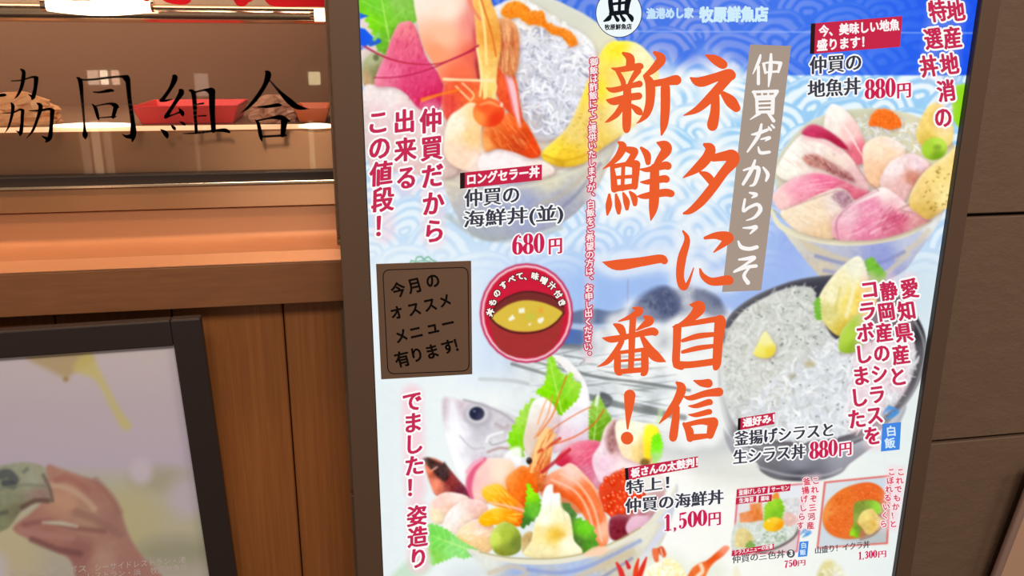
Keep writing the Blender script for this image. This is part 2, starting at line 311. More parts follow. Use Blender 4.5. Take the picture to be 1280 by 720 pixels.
poly([(583,-10),(598,-20),(606,40),(600,100),(594,84),(590,40)], [(594,10,(236,150,140)),(598,60,(214,84,90)),(596,90,(160,46,60))], 1.5, .85, True, B)
poly([(556,104),(575,98),(605,104),(612,140),(600,160),(572,160),(553,140)], [(575,110,(232,96,58)),(595,130,(236,120,60)),(560,130,(222,80,70)),(590,150,(240,140,80))], 1.5, 1, True, B, .03)
# rice, whitebait, flying fish roe
poly([(612,16),(626,4),(648,-2),(676,10),(700,28),(728,42),(744,62),(742,100),(728,140),(705,168),(676,176),(655,160),(648,120),(640,80),(622,50)], [(690,90,(212,212,218)),(640,20,(240,236,230)),(730,60,(236,236,236)),(665,150,(206,196,196)),(700,150,(206,208,214))], 1.5, 1, True, B, .03)
WB = [(652,40),(690,34),(735,56),(740,95),(724,138),(700,165),(672,168),(655,140),(648,90)]
strands(WB, 170, [(176,178,192),(160,162,180),(190,186,190)], (8, 18), (1.0, 2.0), .8); strands(WB, 300, [(238,240,246),(224,226,234),(246,246,250),(205,206,216)], (8, 18), (.8, 1.8), .85)
strands([(615,14),(650,-2),(690,18),(742,58),(735,66),(690,40),(640,22)], 90, [(250,248,244),(238,234,228)], (3, 7), (1.2, 2.2), .9)
RO = [(626,14),(636,3),(650,2),(664,14),(678,14),(684,28),(700,34),(714,40),(722,54),(712,58),(703,46),(690,42),(676,32),(660,30),(648,22),(634,24)]
poly(RO, [(650,12,(240,150,40)),(680,25,(238,130,30)),(712,48,(240,140,50))], 1.4, 1, True, B); roe(RO, 230, (240,140,36), (1.0, 1.7), (255,205,120), (205,90,10))
# omelette
poly([(756,58),(775,51),(800,56),(822,84),(820,116),(802,150),(776,170),(752,186),(732,203),(708,209),(686,204),(676,192),(690,178),(708,160),(722,134),(736,98)], [(770,58,(248,228,60)),(800,70,(246,238,190)),(770,100,(240,214,120)),(745,110,(248,220,60)),(720,165,(232,206,120)),(745,150,(232,202,110)),(705,195,(238,200,60)),(700,204,(214,172,50)),(690,190,(246,222,70)),(790,120,(246,238,205))], 1, 1, True, B, .025)
for x, y in inside([(690,190),(740,120),(760,140),(720,195)], 30): line([(x, y),(x+rng.uniform(-4,4), y+rng.uniform(-2,2))], .7, (190,150,60), .7, .5)
line([(680,194),(702,201),(728,195),(750,184)], 1.6, (206,160,40), 1, .6); ell(790, 130, 26, 40, (250,246,226), 14, .55, .5); line([(742,112),(728,150),(705,182)], 1.2, (250,232,140), 2, .5); ell(735, 168, 6, 3, (206,170,80), 2, .6, -.6)
# shrimp
poly([(560,150),(575,136),(590,128),(606,140),(602,165),(606,188),(628,205),(606,216),(572,210),(555,190)], [(570,155,(252,238,214)),(590,170,(250,206,150)),(575,195,(250,216,190)),(600,205,(246,226,214)),(595,140,(252,214,160))], 1.2, 1, True, B, .03)
poly([(600,196),(630,186),(665,196),(688,206),(690,218),(650,226),(605,220)], [(640,205,(246,234,232)),(680,212,(240,226,216))], 1.6, 1, True, B, .03)
poly([(604,160),(622,150),(640,138),(655,150),(668,172),(676,192),(664,198),(642,190),(622,186),(606,188)], [(640,150,(238,110,50)),(665,185,(228,80,30)),(620,175,(216,90,36)),(650,180,(196,70,30)),(610,180,(244,170,100))], 1, 1, True, B, .03)
streaks([(612,160),(640,145),(668,188),(625,184)], 26, (250,170,110), .9, (8, 16), .8, .5)
poly([(616,84),(632,76),(644,96),(650,130),(652,150),(636,140),(622,122)], [(628,95,(238,104,58)),(640,130,(226,86,50))], 1.2, 1, True, B, .03)
line([(632,84,3),(640,110,4.5),(646,140,3),(650,158,1)], 3, (250,206,214), 1.6, .9); line([(628,84),(636,112),(642,140)], 1.2, (230,130,140), 1, .8)
poly([(616,30),(634,22),(648,40),(648,80),(640,96),(626,88),(616,66)], [(630,35,(226,160,110)),(640,70,(214,140,92)),(622,60,(216,120,80))], 1.4, 1, True, B, .04)
streaks([(620,30),(645,40),(642,92),(624,84)], 34, (184,100,56), 1.5, (8, 22), .9, .5); streaks([(620,30),(645,40),(642,92),(624,84)], 20, (246,200,150), 1.5, (8, 22), .8, .6)
ell(620.5, 60, 3.4, 7, (70,58,84), 1, .9, .1); ell(619.6, 56, 1, 1.6, (180,180,190), .6, .8)
poly([(590,-20),(606,-30),(614,0),(624,30),(626,60),(622,84),(618,118),(606,120),(600,96),(596,60),(594,30)], [(604,10,(240,186,100)),(612,50,(232,160,74)),(600,70,(244,196,110)),(612,100,(246,210,130))], 1, 1, True, B, .03)
for P, w, c in [([(600,0),(606,40),(608,80)], 1.6, (250,222,150)), ([(596,60),(602,90),(600,120)], 1.5, (252,226,160)), ([(600,-5),(614,40),(620,70)], 1.2, (214,120,50)), ([(608,96),(606,124)], 2.4, (250,226,150)), ([(614,100),(618,122)], 2.2, (246,214,120)),
                ([(555,99,2),(580,100,1.3),(618,101,2)], 1.5, (250,226,180)), ([(618,101),(620,110),(616,122)], 1.6, (246,214,150)), ([(578,104),(592,118),(588,126)], 1.2, (244,200,150)), ([(570,108),(586,124)], 1.2, (246,206,160)),
                ([(528,125,2.6),(550,118,1.6),(575,112,.8)], 1.5, (236,130,40)), ([(582,-10),(592,12),(600,24)], 2, (230,140,110)),
                ([(456,58,1),(480,71,1.1),(510,79,.9),(545,80,.8),(575,70,1),(598,57,1.2)], 1, (178,44,70)), ([(468,97,.7),(500,96,.8),(535,87,.9),(570,72,.9),(594,62,1)], 1, (176,40,76))]: line(P, w, c, .6, .9)
ell(611, 141, 20, 18, [(606,134,(240,96,50)),(620,150,(222,64,30)),(598,146,(244,150,80)),(612,125,(238,110,60))], 1.2, 1, 0, B)
line([(600,131,1),(612,128,2),(624,133,1)], 1.5, (252,190,130), 1.4, .6); ell(627, 131, 2, 3, (255,235,225), 1, .8)

# ---- bowl two: white fish and omelette, top right
B = 2
poly([(968,215),(985,178),(1015,150),(1060,137),(1115,137),(1160,152),(1192,180),(1200,230),(1180,262),(1140,290),(1060,300),(990,285)], [(1000,165,(208,208,184)),(1080,142,(200,200,172)),(1150,160,(214,208,176)),(1080,220,(226,214,204))], 1.2, 1, True, B)
poly([(962,256),(975,280),(1005,294),(1050,301),(1100,298),(1142,286),(1178,263),(1168,288),(1148,315),(1128,340),(1090,356),(1040,356),(1016,336),(998,314),(980,290)], [(985,285,(216,212,196)),(1040,312,(184,186,204)),(1100,320,(152,160,208)),(1140,300,(190,194,214)),(1030,335,(206,196,176)),(1165,278,(226,230,228)),(1070,345,(170,178,206))], 1.1, 1, True, B, .015)
for P, w, c in [([(1010,308),(1050,325),(1090,334)], 5, (208,194,164)), ([(1120,322),(1145,305),(1160,288)], 3, (210,196,170)), ([(1020,320),(1060,330),(1100,328),(1130,315)], 2.4, (132,140,190)), ([(1030,338),(1060,344)], 2.4, (150,150,190)), ([(1110,340),(1135,318)], 3, (206,196,170)), ([(1000,300),(1020,312)],2,(206,192,160))]: line(P, w, c, 1.6, .7)
line([(962,257,1.5),(975,282,3.5),(1008,296,4),(1050,303,4),(1100,300,4),(1142,288,3.5),(1180,263,1)], 3, (226,222,196), 1, 1, B); line([(966,262),(1008,292),(1050,298.5),(1100,296),(1145,283)], .8, (176,172,136), .8, .8)
strands([(1070,145),(1110,140),(1160,160),(1150,190),(1100,180),(1070,170)], 130, [(240,240,236),(206,204,198),(226,222,216)], (5, 11), (.8, 1.8), .85)
ROB = [(1086,156),(1090,142),(1100,136),(1113,138),(1124,148),(1126,158),(1112,162),(1098,158)]
poly(ROB, (238,118,44), 1.2, 1, True, B); roe(ROB, 90, (240,120,40), (1, 1.8), (255,190,120), (200,80,20))
poly([(1145,170),(1155,140),(1170,128),(1186,140),(1192,165),(1186,182),(1160,186)], [(1160,150,(236,206,120)),(1180,170,(244,222,150)),(1165,178,(216,190,90))], 1.4, 1, True, B, .04); poly([(1186,112),(1210,108),(1205,160),(1192,150),(1190,130)], (146,208,44), 1.2, 1, True, B)
poly([(1036,133),(1050,133),(1068,150),(1080,175),(1086,196),(1070,206),(1046,186),(1030,165)], [(1045,142,(250,240,232)),(1062,165,(246,204,198)),(1072,190,(226,120,136)),(1040,165,(246,236,226))], 1.2, 1, True, B, .03)
poly([(970,216),(976,200),(988,182),(1003,168),(1020,168),(1045,180),(1066,200),(1086,232),(1078,240),(1050,232),(1010,220),(985,226)], [(985,200,(250,246,236)),(1015,180,(246,234,226)),(1040,205,(240,220,206)),(1070,228,(230,190,190)),(978,212,(246,240,226))], 1.2, 1, True, B, .03)
poly([(1002,166),(1012,156),(1026,158),(1048,172),(1060,186),(1050,184),(1032,174),(1014,172)], [(1012,162,(200,60,100)),(1045,178,(170,30,66))], 1.4, .95, True, B, .03); line([(1005,172),(1030,178),(1052,192)], 2, (244,196,200), 1.5, .8)
poly([(1003,196),(1018,192),(1040,203),(1060,215),(1068,226),(1050,222),(1028,212),(1010,206)], [(1015,198,(196,130,120)),(1050,216,(170,110,110))], 1.8, .85, True, B, .1)
streaks([(1005,195),(1020,193),(1064,222),(1040,216)], 50, (130,70,70), .9, (2, 5), .6, .5)
poly([(1078,190),(1086,176),(1104,170),(1124,178),(1132,192),(1122,206),(1106,216),(1098,234),(1084,226)], [(1095,185,(248,222,196)),(1115,190,(250,216,184)),(1095,215,(240,196,160)),(1120,180,(240,226,216))], 1.2, 1, True, B, .03)
poly([(1100,228),(1110,206),(1124,196),(1142,192),(1162,206),(1150,220),(1140,236),(1126,256),(1110,248)], [(1120,210,(246,228,226)),(1145,205,(240,214,218)),(1130,235,(232,190,186)),(1140,222,(206,140,120))], 1.2, 1, True, B, .04)
poly([(965,246),(980,230),(998,220),(1020,216),(1046,222),(1070,234),(1086,240),(1072,250),(1045,238),(1015,250),(980,264)], [(975,250,(244,204,200)),(1000,235,(238,160,178)),(1030,226,(230,116,150)),(1060,238,(214,110,130)),(990,225,(240,180,190))], 1.1, 1, True, B, .03)
poly([(976,264),(1000,254),(1030,240),(1050,235),(1062,242),(1066,256),(1054,274),(1042,298),(1005,292),(985,280)], [(990,268,(240,222,196)),(1020,265,(236,214,184)),(1045,255,(232,214,206)),(1030,288,(232,204,166)),(1050,280,(228,190,180))], 1.1, 1, True, B, .03)
poly([(1040,244),(1054,237),(1062,243),(1066,256),(1056,262),(1046,254)], (166,120,140), 2, .7, True, None, .12)
poly([(1040,290),(1044,272),(1064,254),(1090,240),(1104,234),(1124,246),(1140,262),(1162,274),(1146,284),(1120,294),(1090,300),(1050,300)], [(1060,270,(234,190,200)),(1090,255,(230,150,176)),(1105,240,(246,226,222)),(1080,285,(220,130,160)),(1120,275,(206,104,130)),(1130,255,(240,206,206)),(1050,295,(232,170,184)),(1150,276,(220,160,160))], 1.1, 1, True, B, .035)
line([(1064,256,1),(1085,246,3),(1104,238,3)], 2, (250,238,234), 1.6, .8); streaks([(1050,275),(1100,245),(1130,265),(1110,292),(1060,296)], 60, (246,206,214), -.5, (6, 16), .8, .4); streaks([(1090,265),(1120,258),(1138,275),(1105,295)], 30, (184,70,104), -.9, (4, 10), .9, .4)
poly([(1136,256),(1140,238),(1156,214),(1178,198),(1205,182),(1205,250),(1180,262),(1160,274),(1146,266)], [(1150,240,(232,202,130)),(1170,215,(240,214,140)),(1185,245,(244,224,160)),(1155,265,(214,180,100))], 1, 1, True, B, .03)
for x, y in inside([(1142,255),(1165,215),(1188,200),(1188,250),(1160,268)], 26): line([(x, y),(x+rng.uniform(-3,3), y+rng.uniform(-2,2))], .8, (140,110,40), .7, .6)
ell(1168, 186, 16, 14, [(1160,186,(168,206,70)),(1175,180,(190,222,90)),(1172,195,(120,160,40))], 1.2, 1, -.3, B); ell(1172, 184, 5, 3.5, (120,150,50), 2, .7)

streaks([(975,210),(1005,168),(1060,215),(1010,216)], 40, (226,190,176), .7, (8,18), .7, .35); streaks([(1000,255),(1050,240),(1060,262),(1010,285)], 36, (250,238,220), .5, (8,18), .8, .4); streaks([(985,240),(1020,222),(1070,236)], 30, (250,200,206), -.2, (8,18), .8, .4); streaks([(1040,140),(1075,180),(1080,200)], 20, (252,230,226), 1.0, (8,16), .8, .5)
line([(1048,300,.5),(1046,276,1.2),(1064,256,.8),(1098,238,.4)], 1, (150,80,100), 1.4, .45); line([(980,262),(1012,250),(1046,238)], .8, (150,90,90), 1.3, .4); line([(1070,206),(1084,226),(1098,238)], .9, (150,100,90), 1.4, .45); line([(1136,256),(1126,262),(1140,266)], .9, (130,80,60), 1.4, .4)
# ---- bowl three: raw and boiled whitebait in a black bowl
B = 3
poly([(900,430),(908,400),(930,378),(965,360),(1010,347),(1070,345),(1125,370),(1150,402),(1158,432),(1152,470),(1130,508),(1090,545),(1040,565),(980,570),(925,556),(903,520),(897,470)], [(930,385,(74,74,84)),(1000,355,(58,58,70)),(1140,410,(50,48,54)),(1150,450,(96,94,100)),(1120,510,(120,120,126)),(905,470,(150,150,154))], 1.2, 1, True, B)
poly([(904,535),(925,556),(980,568),(1040,563),(1095,542),(1132,506),(1120,536),(1086,562),(1062,580),(1050,592),(1020,601),(975,600),(952,590),(944,577),(915,566)], [(930,562,(170,170,176)),(1000,578,(140,140,152)),(1060,570,(160,160,170)),(1100,545,(190,192,198)),(1000,597,(80,80,88)),(960,592,(110,110,116))], 1.2, 1, True, B)
line([(946,583),(985,594),(1030,594),(1052,586)], 1.4, (196,196,204), 1.4, .6); line([(902,480),(908,525),(925,551),(980,563),(1040,558),(1095,537),(1135,500),(1154,455),(1154,425),(1140,395)], 1.6, (168,168,172), 1.2, .7, B)
SM = [(904,490),(902,450),(910,414),(930,388),(958,371),(985,360),(1014,360),(1024,384),(1040,420),(1070,432),(1110,420),(1140,424),(1144,455),(1132,488),(1108,518),(1064,542),(1010,552),(955,548),(920,532)]
poly(SM, [(940,420,(216,218,210)),(990,385,(208,210,202)),(960,480,(220,221,213)),(1060,490,(226,230,236)),(1020,530,(220,226,232)),(1120,470,(214,210,216)),(930,510,(214,216,216))], 1.6, 1, True, B, .05)
strands(SM, 420, [(180,184,175),(172,176,168),(192,194,184),(188,187,174)], (8, 20), (.8, 2.0), .4)
LEFT = [(904,490),(902,450),(910,416),(958,373),(1014,360),(1030,400),(1000,440),(960,480),(930,510)]
strands(LEFT, 420, [(218,221,213),(228,230,224),(206,209,200),(238,240,236)], (10, 26), (1.0, 2.8), .45); strands(LEFT, 160, [(158,163,156),(172,176,166)], (4, 12), (.5, 1.2), .45)
RIGHT = [(960,480),(1010,440),(1050,425),(1140,430),(1144,455),(1132,488),(1064,542),(1010,552),(940,540),(930,512)]
strands(RIGHT, 620, [(238,241,243),(247,249,250),(226,230,234),(214,219,224)], (7, 18), (1.0, 2.4), .75)
for x, y in inside(SM, 80): ell(x, y, rng.uniform(.7, 1.6), rng.uniform(.6, 1.1), (96,100,96), .8, .75)
ell(1012, 455, 7, 4, (184,170,120), 3, .7); ell(990, 470, 5, 3, (150,140,110), 2.5, .5)
poly([(1020,386),(1026,366),(1040,346),(1056,330),(1072,320),(1081,330),(1086,352),(1096,372),(1090,396),(1076,412),(1060,422),(1044,418),(1030,404)], [(1045,350,(250,240,190)),(1070,335,(248,246,220)),(1060,380,(248,226,120)),(1082,375,(250,214,70)),(1035,390,(226,218,140)),(1058,412,(222,196,70)),(1042,370,(252,244,200))], 1.2, 1, True, B, .035)
line([(1072,336),(1066,365),(1058,395)], 2.2, (252,246,216), 1.6, .7); line([(1050,360),(1044,390)], 1.6, (216,196,90), 1.6, .6); line([(1084,350),(1086,380)], 1.6, (236,180,40), 2, .6)
leaf([(1082,326),(1090,322),(1108,344),(1102,356),(1088,350)], (120,190,60), 2, None, B); leaf([(1018,378),(1024,372),(1026,400),(1020,398)], (120,190,60), 2, None, B)
poly([(1048,434),(1052,414),(1066,398),(1076,392),(1084,404),(1080,430),(1068,440),(1054,441)], [(1060,420,(182,216,70)),(1075,405,(170,206,60)),(1072,432,(140,180,40))], 1.2, 1, True, B)
poly([(942,443),(946,432),(953,417),(958,415),(964,424),(970,434),(966,445),(954,448)], [(950,440,(248,236,110)),(958,425,(250,244,170)),(962,440,(240,220,70))], 1.2, 1, True, B)

line([(894,436,6),(893,480,9),(903,530,9)], 8, (240,242,240), 9, .95)
# ---- bowl four: the big deluxe bowl, bottom left
B = 4
poly([(553,499),(562,497),(580,501),(606,506),(632,514),(656,527),(648,535),(636,540),(634,552),(648,560),(632,580),(608,596),(590,604),(574,596),(562,564),(554,530)], [(565,505,(206,190,198)),(575,540,(236,234,240)),(600,535,(200,196,204)),(640,528,(206,202,206)),(620,560,(222,220,222)),(600,580,(214,206,216)),(580,585,(240,240,242))], 2, 1, True, B, .02)
poly([(562,500),(570,504),(576,530),(580,560),(570,560),(560,530)], (246,246,250), 4, .8); line([(560,545),(572,575),(580,600)], 4, (250,252,254), 3, .8)
ell(597, 519, 18, 15, (178,174,182), 3, .8); ell(596.5, 517, 14, 12, (214,210,214), 1.8, .8); ell(596, 517, 9.5, 8.5, [(594,516,(40,44,66)),(600,520,(66,68,90))], 1.4, 1); ell(593, 514, 1.8, 1.6, (130,140,170), 1, .7)
for P, w, c in [([(580,500),(605,507),(630,518),(645,530)], 1.6, (176,170,178)), ([(608,552),(612,545),(628,540)], 1.5, (246,246,246)), ([(610,565),(625,560),(640,562)], 1.6, (180,150,150)), ([(620,530),(630,535),(635,532)], 2.2, (190,176,180)), ([(575,545),(590,560),(605,560)], 1, (190,186,196)), ([(612,553),(618,556),(640,548)], 1, (168,164,170))]: line(P, w, c, 1.2, .8)
leaf([(641,566),(636,548),(644,530),(654,512),(668,498),(672,505),(660,540),(652,572)], [(650,520,(170,220,90)),(645,550,(140,216,40))], 3.5, None, B)
poly([(690,444),(704,446),(718,458),(730,474),(736,492),(738,520),(737,552),(716,556),(692,566),(688,540),(696,515),(720,498),(727,480),(712,468),(700,455)], [(715,460,(240,238,236)),(735,500,(246,246,248)),(720,520,(236,232,238)),(710,550,(236,206,216)),(732,545,(226,210,224))], 1, 1, True, B, .015)
leaf([(686,447),(691,446),(696,460),(705,471),(715,466),(716,476),(726,480),(722,498),(712,508),(700,519),(692,505),(680,496),(670,490),(681,482),(684,468)], [(688,460,(150,214,60)),(705,485,(132,206,50)),(680,490,(140,222,20)),(715,480,(170,222,80)),(700,510,(126,196,20))], 2.2, ((702,515),(687,450)), B)
leaf([(737,512),(743,500),(748,494),(756,510),(764,524),(760,542),(745,556),(737,558)], [(745,510,(150,196,80)),(750,540,(112,166,40))], 2, ((742,552),(748,502)), B)
line([(748,492),(745,506)], 2, (246,248,250), 1.2, .8)
poly([(654,552),(658,530),(664,506),(672,498),(682,498),(694,510),(698,530),(690,550),(676,566),(660,570)], [(665,510,(236,236,226)),(680,515,(236,220,214)),(690,530,(226,206,206)),(665,545,(226,206,190)),(680,505,(248,246,244))], 1.2, 1, True, B, .015)
poly([(628,575),(640,560),(652,562),(650,590),(638,600)], (250,250,250), 2.5, .9, True, B)
poly([(700,566),(716,554),(735,550),(752,553),(758,566),(756,596),(748,612),(732,600),(716,588),(695,580)], [(715,562,(232,130,150)),(740,570,(226,100,130)),(735,595,(214,120,150)),(750,600,(226,170,186)),(705,575,(206,50,80))], 1, 1, True, B, .025)
streaks([(705,565),(750,556),(752,600),(720,588)], 50, (240,160,176), -.5, (5, 12), .8, .4)
poly([(740,575),(750,555),(756,535),(768,524),(784,528),(788,552),(800,572),(812,586),(790,596),(760,606),(748,600)], [(760,540,(236,210,206)),(770,555,(206,160,160)),(780,585,(250,230,230)),(755,580,(240,206,220)),(750,560,(240,220,226))], 1.4, 1, True, B, .03)
poly([(758,545),(764,530),(771,528),(772,550),(766,566),(759,560)], (164,116,116), 3, .85, True, None, .08)
poly([(770,528),(800,528),(822,534),(826,560),(818,582),(795,578),(776,566)], [(785,545,(252,246,230)),(800,565,(242,212,140)),(780,565,(246,226,190)),(815,545,(250,240,120)),(800,535,(250,246,220))], 1.4, 1, True, B, .03)
poly([(806,534),(818,532),(824,545),(818,565),(808,578),(804,562)], [(812,540,(250,240,60)),(814,565,(250,220,50))], 1.6, .95, True, B)
leaf([(816,546),(824,542),(828,556),(826,572),(818,580),(814,566)], [(820,555,(130,232,40)),(822,575,(176,222,140))], 2, None, B); line([(823,528),(826,514)], 3, (200,240,170), 2, .6)
ell(806, 578, 6, 5, (110,80,40), 2, .8)
poly([(530,577),(540,572),(556,580),(572,598),(584,612),(586,624),(566,622),(546,620),(538,606)], [(540,585,(236,130,90)),(545,605,(244,150,120)),(562,600,(140,56,56)),(578,615,(110,44,60)),(550,590,(90,40,40))], 1.3, 1, True, B, .05)
poly([(528,574),(536,572),(552,580),(556,578),(562,592),(556,602),(548,596),(536,584)], (64,48,48), 1.6, .9, True, None, .08); line([(540,588),(546,584)], 1, (240,180,170), 1, .9)
poly([(582,600),(590,582),(606,574),(630,573),(642,580),(646,606),(634,622),(610,630),(592,626)], [(600,590,(246,204,196)),(625,590,(248,226,206)),(640,600,(246,204,160)),(610,620,(248,214,200)),(590,600,(240,190,190))], 1.2, 1, True, B)
line([(606,574,2),(592,588,3.5),(586,608,4),(590,624,2)], 3, (216,86,124), 2, .85); line([(584,590),(592,580),(602,574)], 2.5, (240,170,190), 1.5, .8)
poly([(668,606),(684,594),(702,584),(714,579),(728,590),(746,612),(756,640),(762,668),(752,692),(742,690),(736,660),(722,634),(700,620),(676,614)], [(690,598,(240,150,110)),(715,588,(248,206,190)),(740,620,(240,130,80)),(745,650,(236,120,70)),(725,625,(236,110,50)),(756,660,(248,190,160)),(748,688,(240,140,90))], 1.1, 1, True, B, .03)
for P in [[(700,592),(722,604),(742,634),(752,676)], [(690,600),(716,612),(732,632),(742,662)], [(712,582),(740,606),(757,640),(762,672)]]: line(P, 1.5, (250,206,180), 1.2, .75)
poly([(674,614),(690,606),(712,618),(728,640),(712,640),(690,630)], (222,90,30), 2, .7)
poly([(655,604),(660,586),(668,560),(674,545),(684,534),(692,542),(690,566),(684,590),(676,612),(664,618)], [(670,560,(240,170,100)),(680,550,(244,196,130)),(665,590,(234,130,60)),(680,590,(214,110,60))], 1.2, 1, True, B, .04)
poly([(632,602),(640,590),(654,582),(668,592),(672,612),(668,630),(656,640),(640,630)], [(640,600,(238,140,60)),(655,605,(234,112,34)),(660,628,(222,84,24)),(645,620,(240,126,40))], 1.2, 1, True, B, .04)
streaks([(660,580),(675,545),(688,540),(684,590)], 30, (250,210,150), 1.9, (10, 22), .8, .7); streaks([(672,560),(690,540),(684,600)], 16, (200,86,40), 2.0, (10, 20), .7, .6)
for P, w, c in [([(672,545),(690,520),(697,500),(708,470)], .9, (226,120,50)), ([(668,548),(684,520),(690,495)], .8, (236,150,90)), ([(680,545),(700,530),(725,515),(738,509)], .7, (216,110,60)), ([(694,555),(720,545),(742,530),(755,512)], .9, (222,100,50)),
                ([(672,530),(678,512),(684,498)], .9, (240,170,110)), ([(672,565),(690,555),(700,548)], 2, (200,80,50)), ([(678,590),(700,572),(712,562)], 2.2, (190,50,60)), ([(664,590),(672,560),(684,540)], 1.6, (250,206,140)), ([(680,560),(694,544)], 2, (246,196,140))]: line(P, w, c, .7, .85)
ell(661.5, 576, 3.6, 4.4, (50,34,30), 1, 1); ell(661, 574, 1.1, 1.1, (150,130,120), .6, .8)
IK = [(748,612),(758,598),(772,588),(788,590),(800,600),(806,616),(800,636),(785,644),(765,646),(754,634)]
poly(IK, (214,72,40), 1.2, 1, True, B); roe(IK, 70, (234,80,36), (3.0, 4.6), (255,196,170), (180,30,10))
poly([(764,646),(790,642),(804,636),(812,644),(796,664),(774,676),(762,670)], [(775,660,(130,40,56)),(800,648,(190,120,130))], 1.4, 1, True, B, .04)
poly([(782,660),(790,646),(806,644),(818,640),(806,660),(790,670)], (230,190,206), 1.4, .95, True, B); poly([(800,590),(822,590),(834,606),(820,640),(806,640),(808,612)], [(815,600,(232,228,220)),(820,625,(196,150,150))], 2, .9, True, B)
for P, c in [([(536,642),(540,626),(554,616),(570,616),(586,622),(584,636),(566,644),(550,656),(540,652)], [(550,628,(246,206,196)),(572,622,(250,226,214)),(545,645,(240,226,190)),(565,638,(244,204,180))]),
             ([(554,656),(560,640),(578,626),(598,625),(610,634),(604,646),(588,652),(574,666),(560,666)], [(570,645,(244,240,236)),(595,632,(246,206,200)),(580,652,(246,226,206)),(600,640,(240,196,176))]),
             ([(568,674),(576,660),(590,651),(606,650),(618,660),(618,680),(608,692),(588,690),(574,686)], [(580,668,(246,226,184)),(600,660,(248,214,190)),(605,680,(240,204,150)),(575,678,(232,186,110))])]: poly(P, c, 1.2, 1, True, B, .03)
for x, y in inside([(576,664),(608,655),(612,684),(585,684)], 10): line([(x, y),(x+5, y-3)], .8, (252,246,226), .8, .7)
poly([(602,614),(612,606),(626,606),(640,620),(656,636),(652,644),(630,636),(610,628)], [(615,612,(250,190,50)),(640,626,(244,150,30)),(650,640,(240,130,80))], 1.2, 1, True, B, .03)
poly([(598,650),(606,640),(624,634),(650,640),(660,640),(656,656),(644,658),(620,656),(606,658)], [(612,648,(252,180,20)),(640,646,(246,150,16)),(655,650,(232,96,24)),(620,640,(250,196,60))], 1.2, 1, True, B, .03)
streaks([(606,610),(626,608),(654,640),(620,630)], 14, (255,226,130), .7, (6, 14), .8, .6); streaks([(604,648),(650,642),(650,655),(615,655)], 14, (255,220,110), .1, (6, 14), .8, .5)
line([(612,628),(640,634),(660,640)], 1.4, (255,206,180), 1, .8)
leaf([(660,604),(666,614),(674,622),(676,640),(664,652),(652,660),(656,640),(659,620)], [(662,615,(150,226,30)),(668,640,(110,186,60)),(658,655,(70,120,50))], 2.6, None, B)
leaf([(702,628),(714,634),(720,648),(736,654),(742,664),(746,684),(738,700),(720,694),(712,668)], [(710,640,(90,130,70)),(730,660,(120,206,50)),(738,685,(90,150,50)),(720,680,(86,120,60))], 3.6, None, B)
poly([(612,676),(618,660),(630,652),(644,658),(652,672),(650,688),(636,695),(620,692)], [(620,672,(206,222,100)),(632,668,(172,190,70)),(645,680,(120,136,60)),(630,690,(140,150,60))], 1.2, 1, True, B, .03)
poly([(654,692),(652,672),(662,664),(672,672),(670,692)], [(658,672,(196,166,110)),(664,688,(222,206,150))], 1.4, 1, True, B, .03)
poly([(655,694),(664,676),(668,656),(676,636),(679,616),(684,607),(691,606),(692,616),(700,617),(702,634),(712,644),(716,664),(718,676),(728,688),(722,696),(690,699)], [(685,620,(254,254,250)),(680,650,(252,250,226)),(700,640,(246,240,200)),(692,668,(236,200,90)),(675,665,(244,226,160)),(710,680,(250,246,216)),(680,690,(240,230,180)),(698,625,(246,248,240))], 1.1, 1, True, B, .025)
ell(700, 668, 7, 4, (222,170,60), 4, .6); line([(690,612),(688,640)], 1, (222,222,214), 1.2, .6); line([(700,622),(706,650)], 1, (216,210,160), 1.2, .6)
leaf([(536,655),(548,658),(560,664),(578,678),(597,688),(592,694),(578,698),(570,694),(556,700),(540,706),(536,700)], [(545,670,(126,214,96)),(570,685,(150,222,130)),(540,700,(140,206,90))], 2.2, ((594,690),(540,670)), B)
poly([(488,724),(510,700),(534,690),(540,708),(520,724)], (196,226,196), 4, .8)
poly([(586,686),(640,699),(700,699),(752,686),(802,660),(834,626),(846,604),(846,624),(834,664),(812,704),(780,748),(640,748),(612,722),(596,702)], [(610,700,(222,224,216)),(650,720,(160,180,220)),(720,715,(176,192,222)),(770,700,(204,196,176)),(810,660,(226,224,206)),(830,640,(206,212,224)),(690,740,(190,186,180)),(640,735,(200,194,180))], 1.1, 1, True, B, .015)
for P, w, c in [([(612,716),(640,708),(660,716),(640,724)], 3, (206,192,168)), ([(720,722),(760,704),(790,690)], 4, (206,190,160)), ([(780,720),(806,690),(826,656)], 3, (214,206,190)), ([(660,712),(700,716),(740,706),(800,676)], 2.4, (140,156,204)), ([(740,730),(790,698)], 1.4, (120,126,170)), ([(800,704),(830,660)], 3.6, (206,212,238)), ([(680,728),(730,728)], 4, (206,196,176))]: line(P, w, c, 1.8, .7)
line([(588,688,1.5),(640,701,3),(700,701,3.4),(752,688,3.4),(802,663,3.2),(836,628,2.4),(845,608,1)], 3, (226,222,204), 1, 1, B); line([(600,690),(640,697.4),(700,697.4),(752,684.6),(800,660)], .9, (176,166,116), .8, .8)
poly([(730,694),(742,684),(760,684),(752,694)], (246,206,176), 1.5, .9)

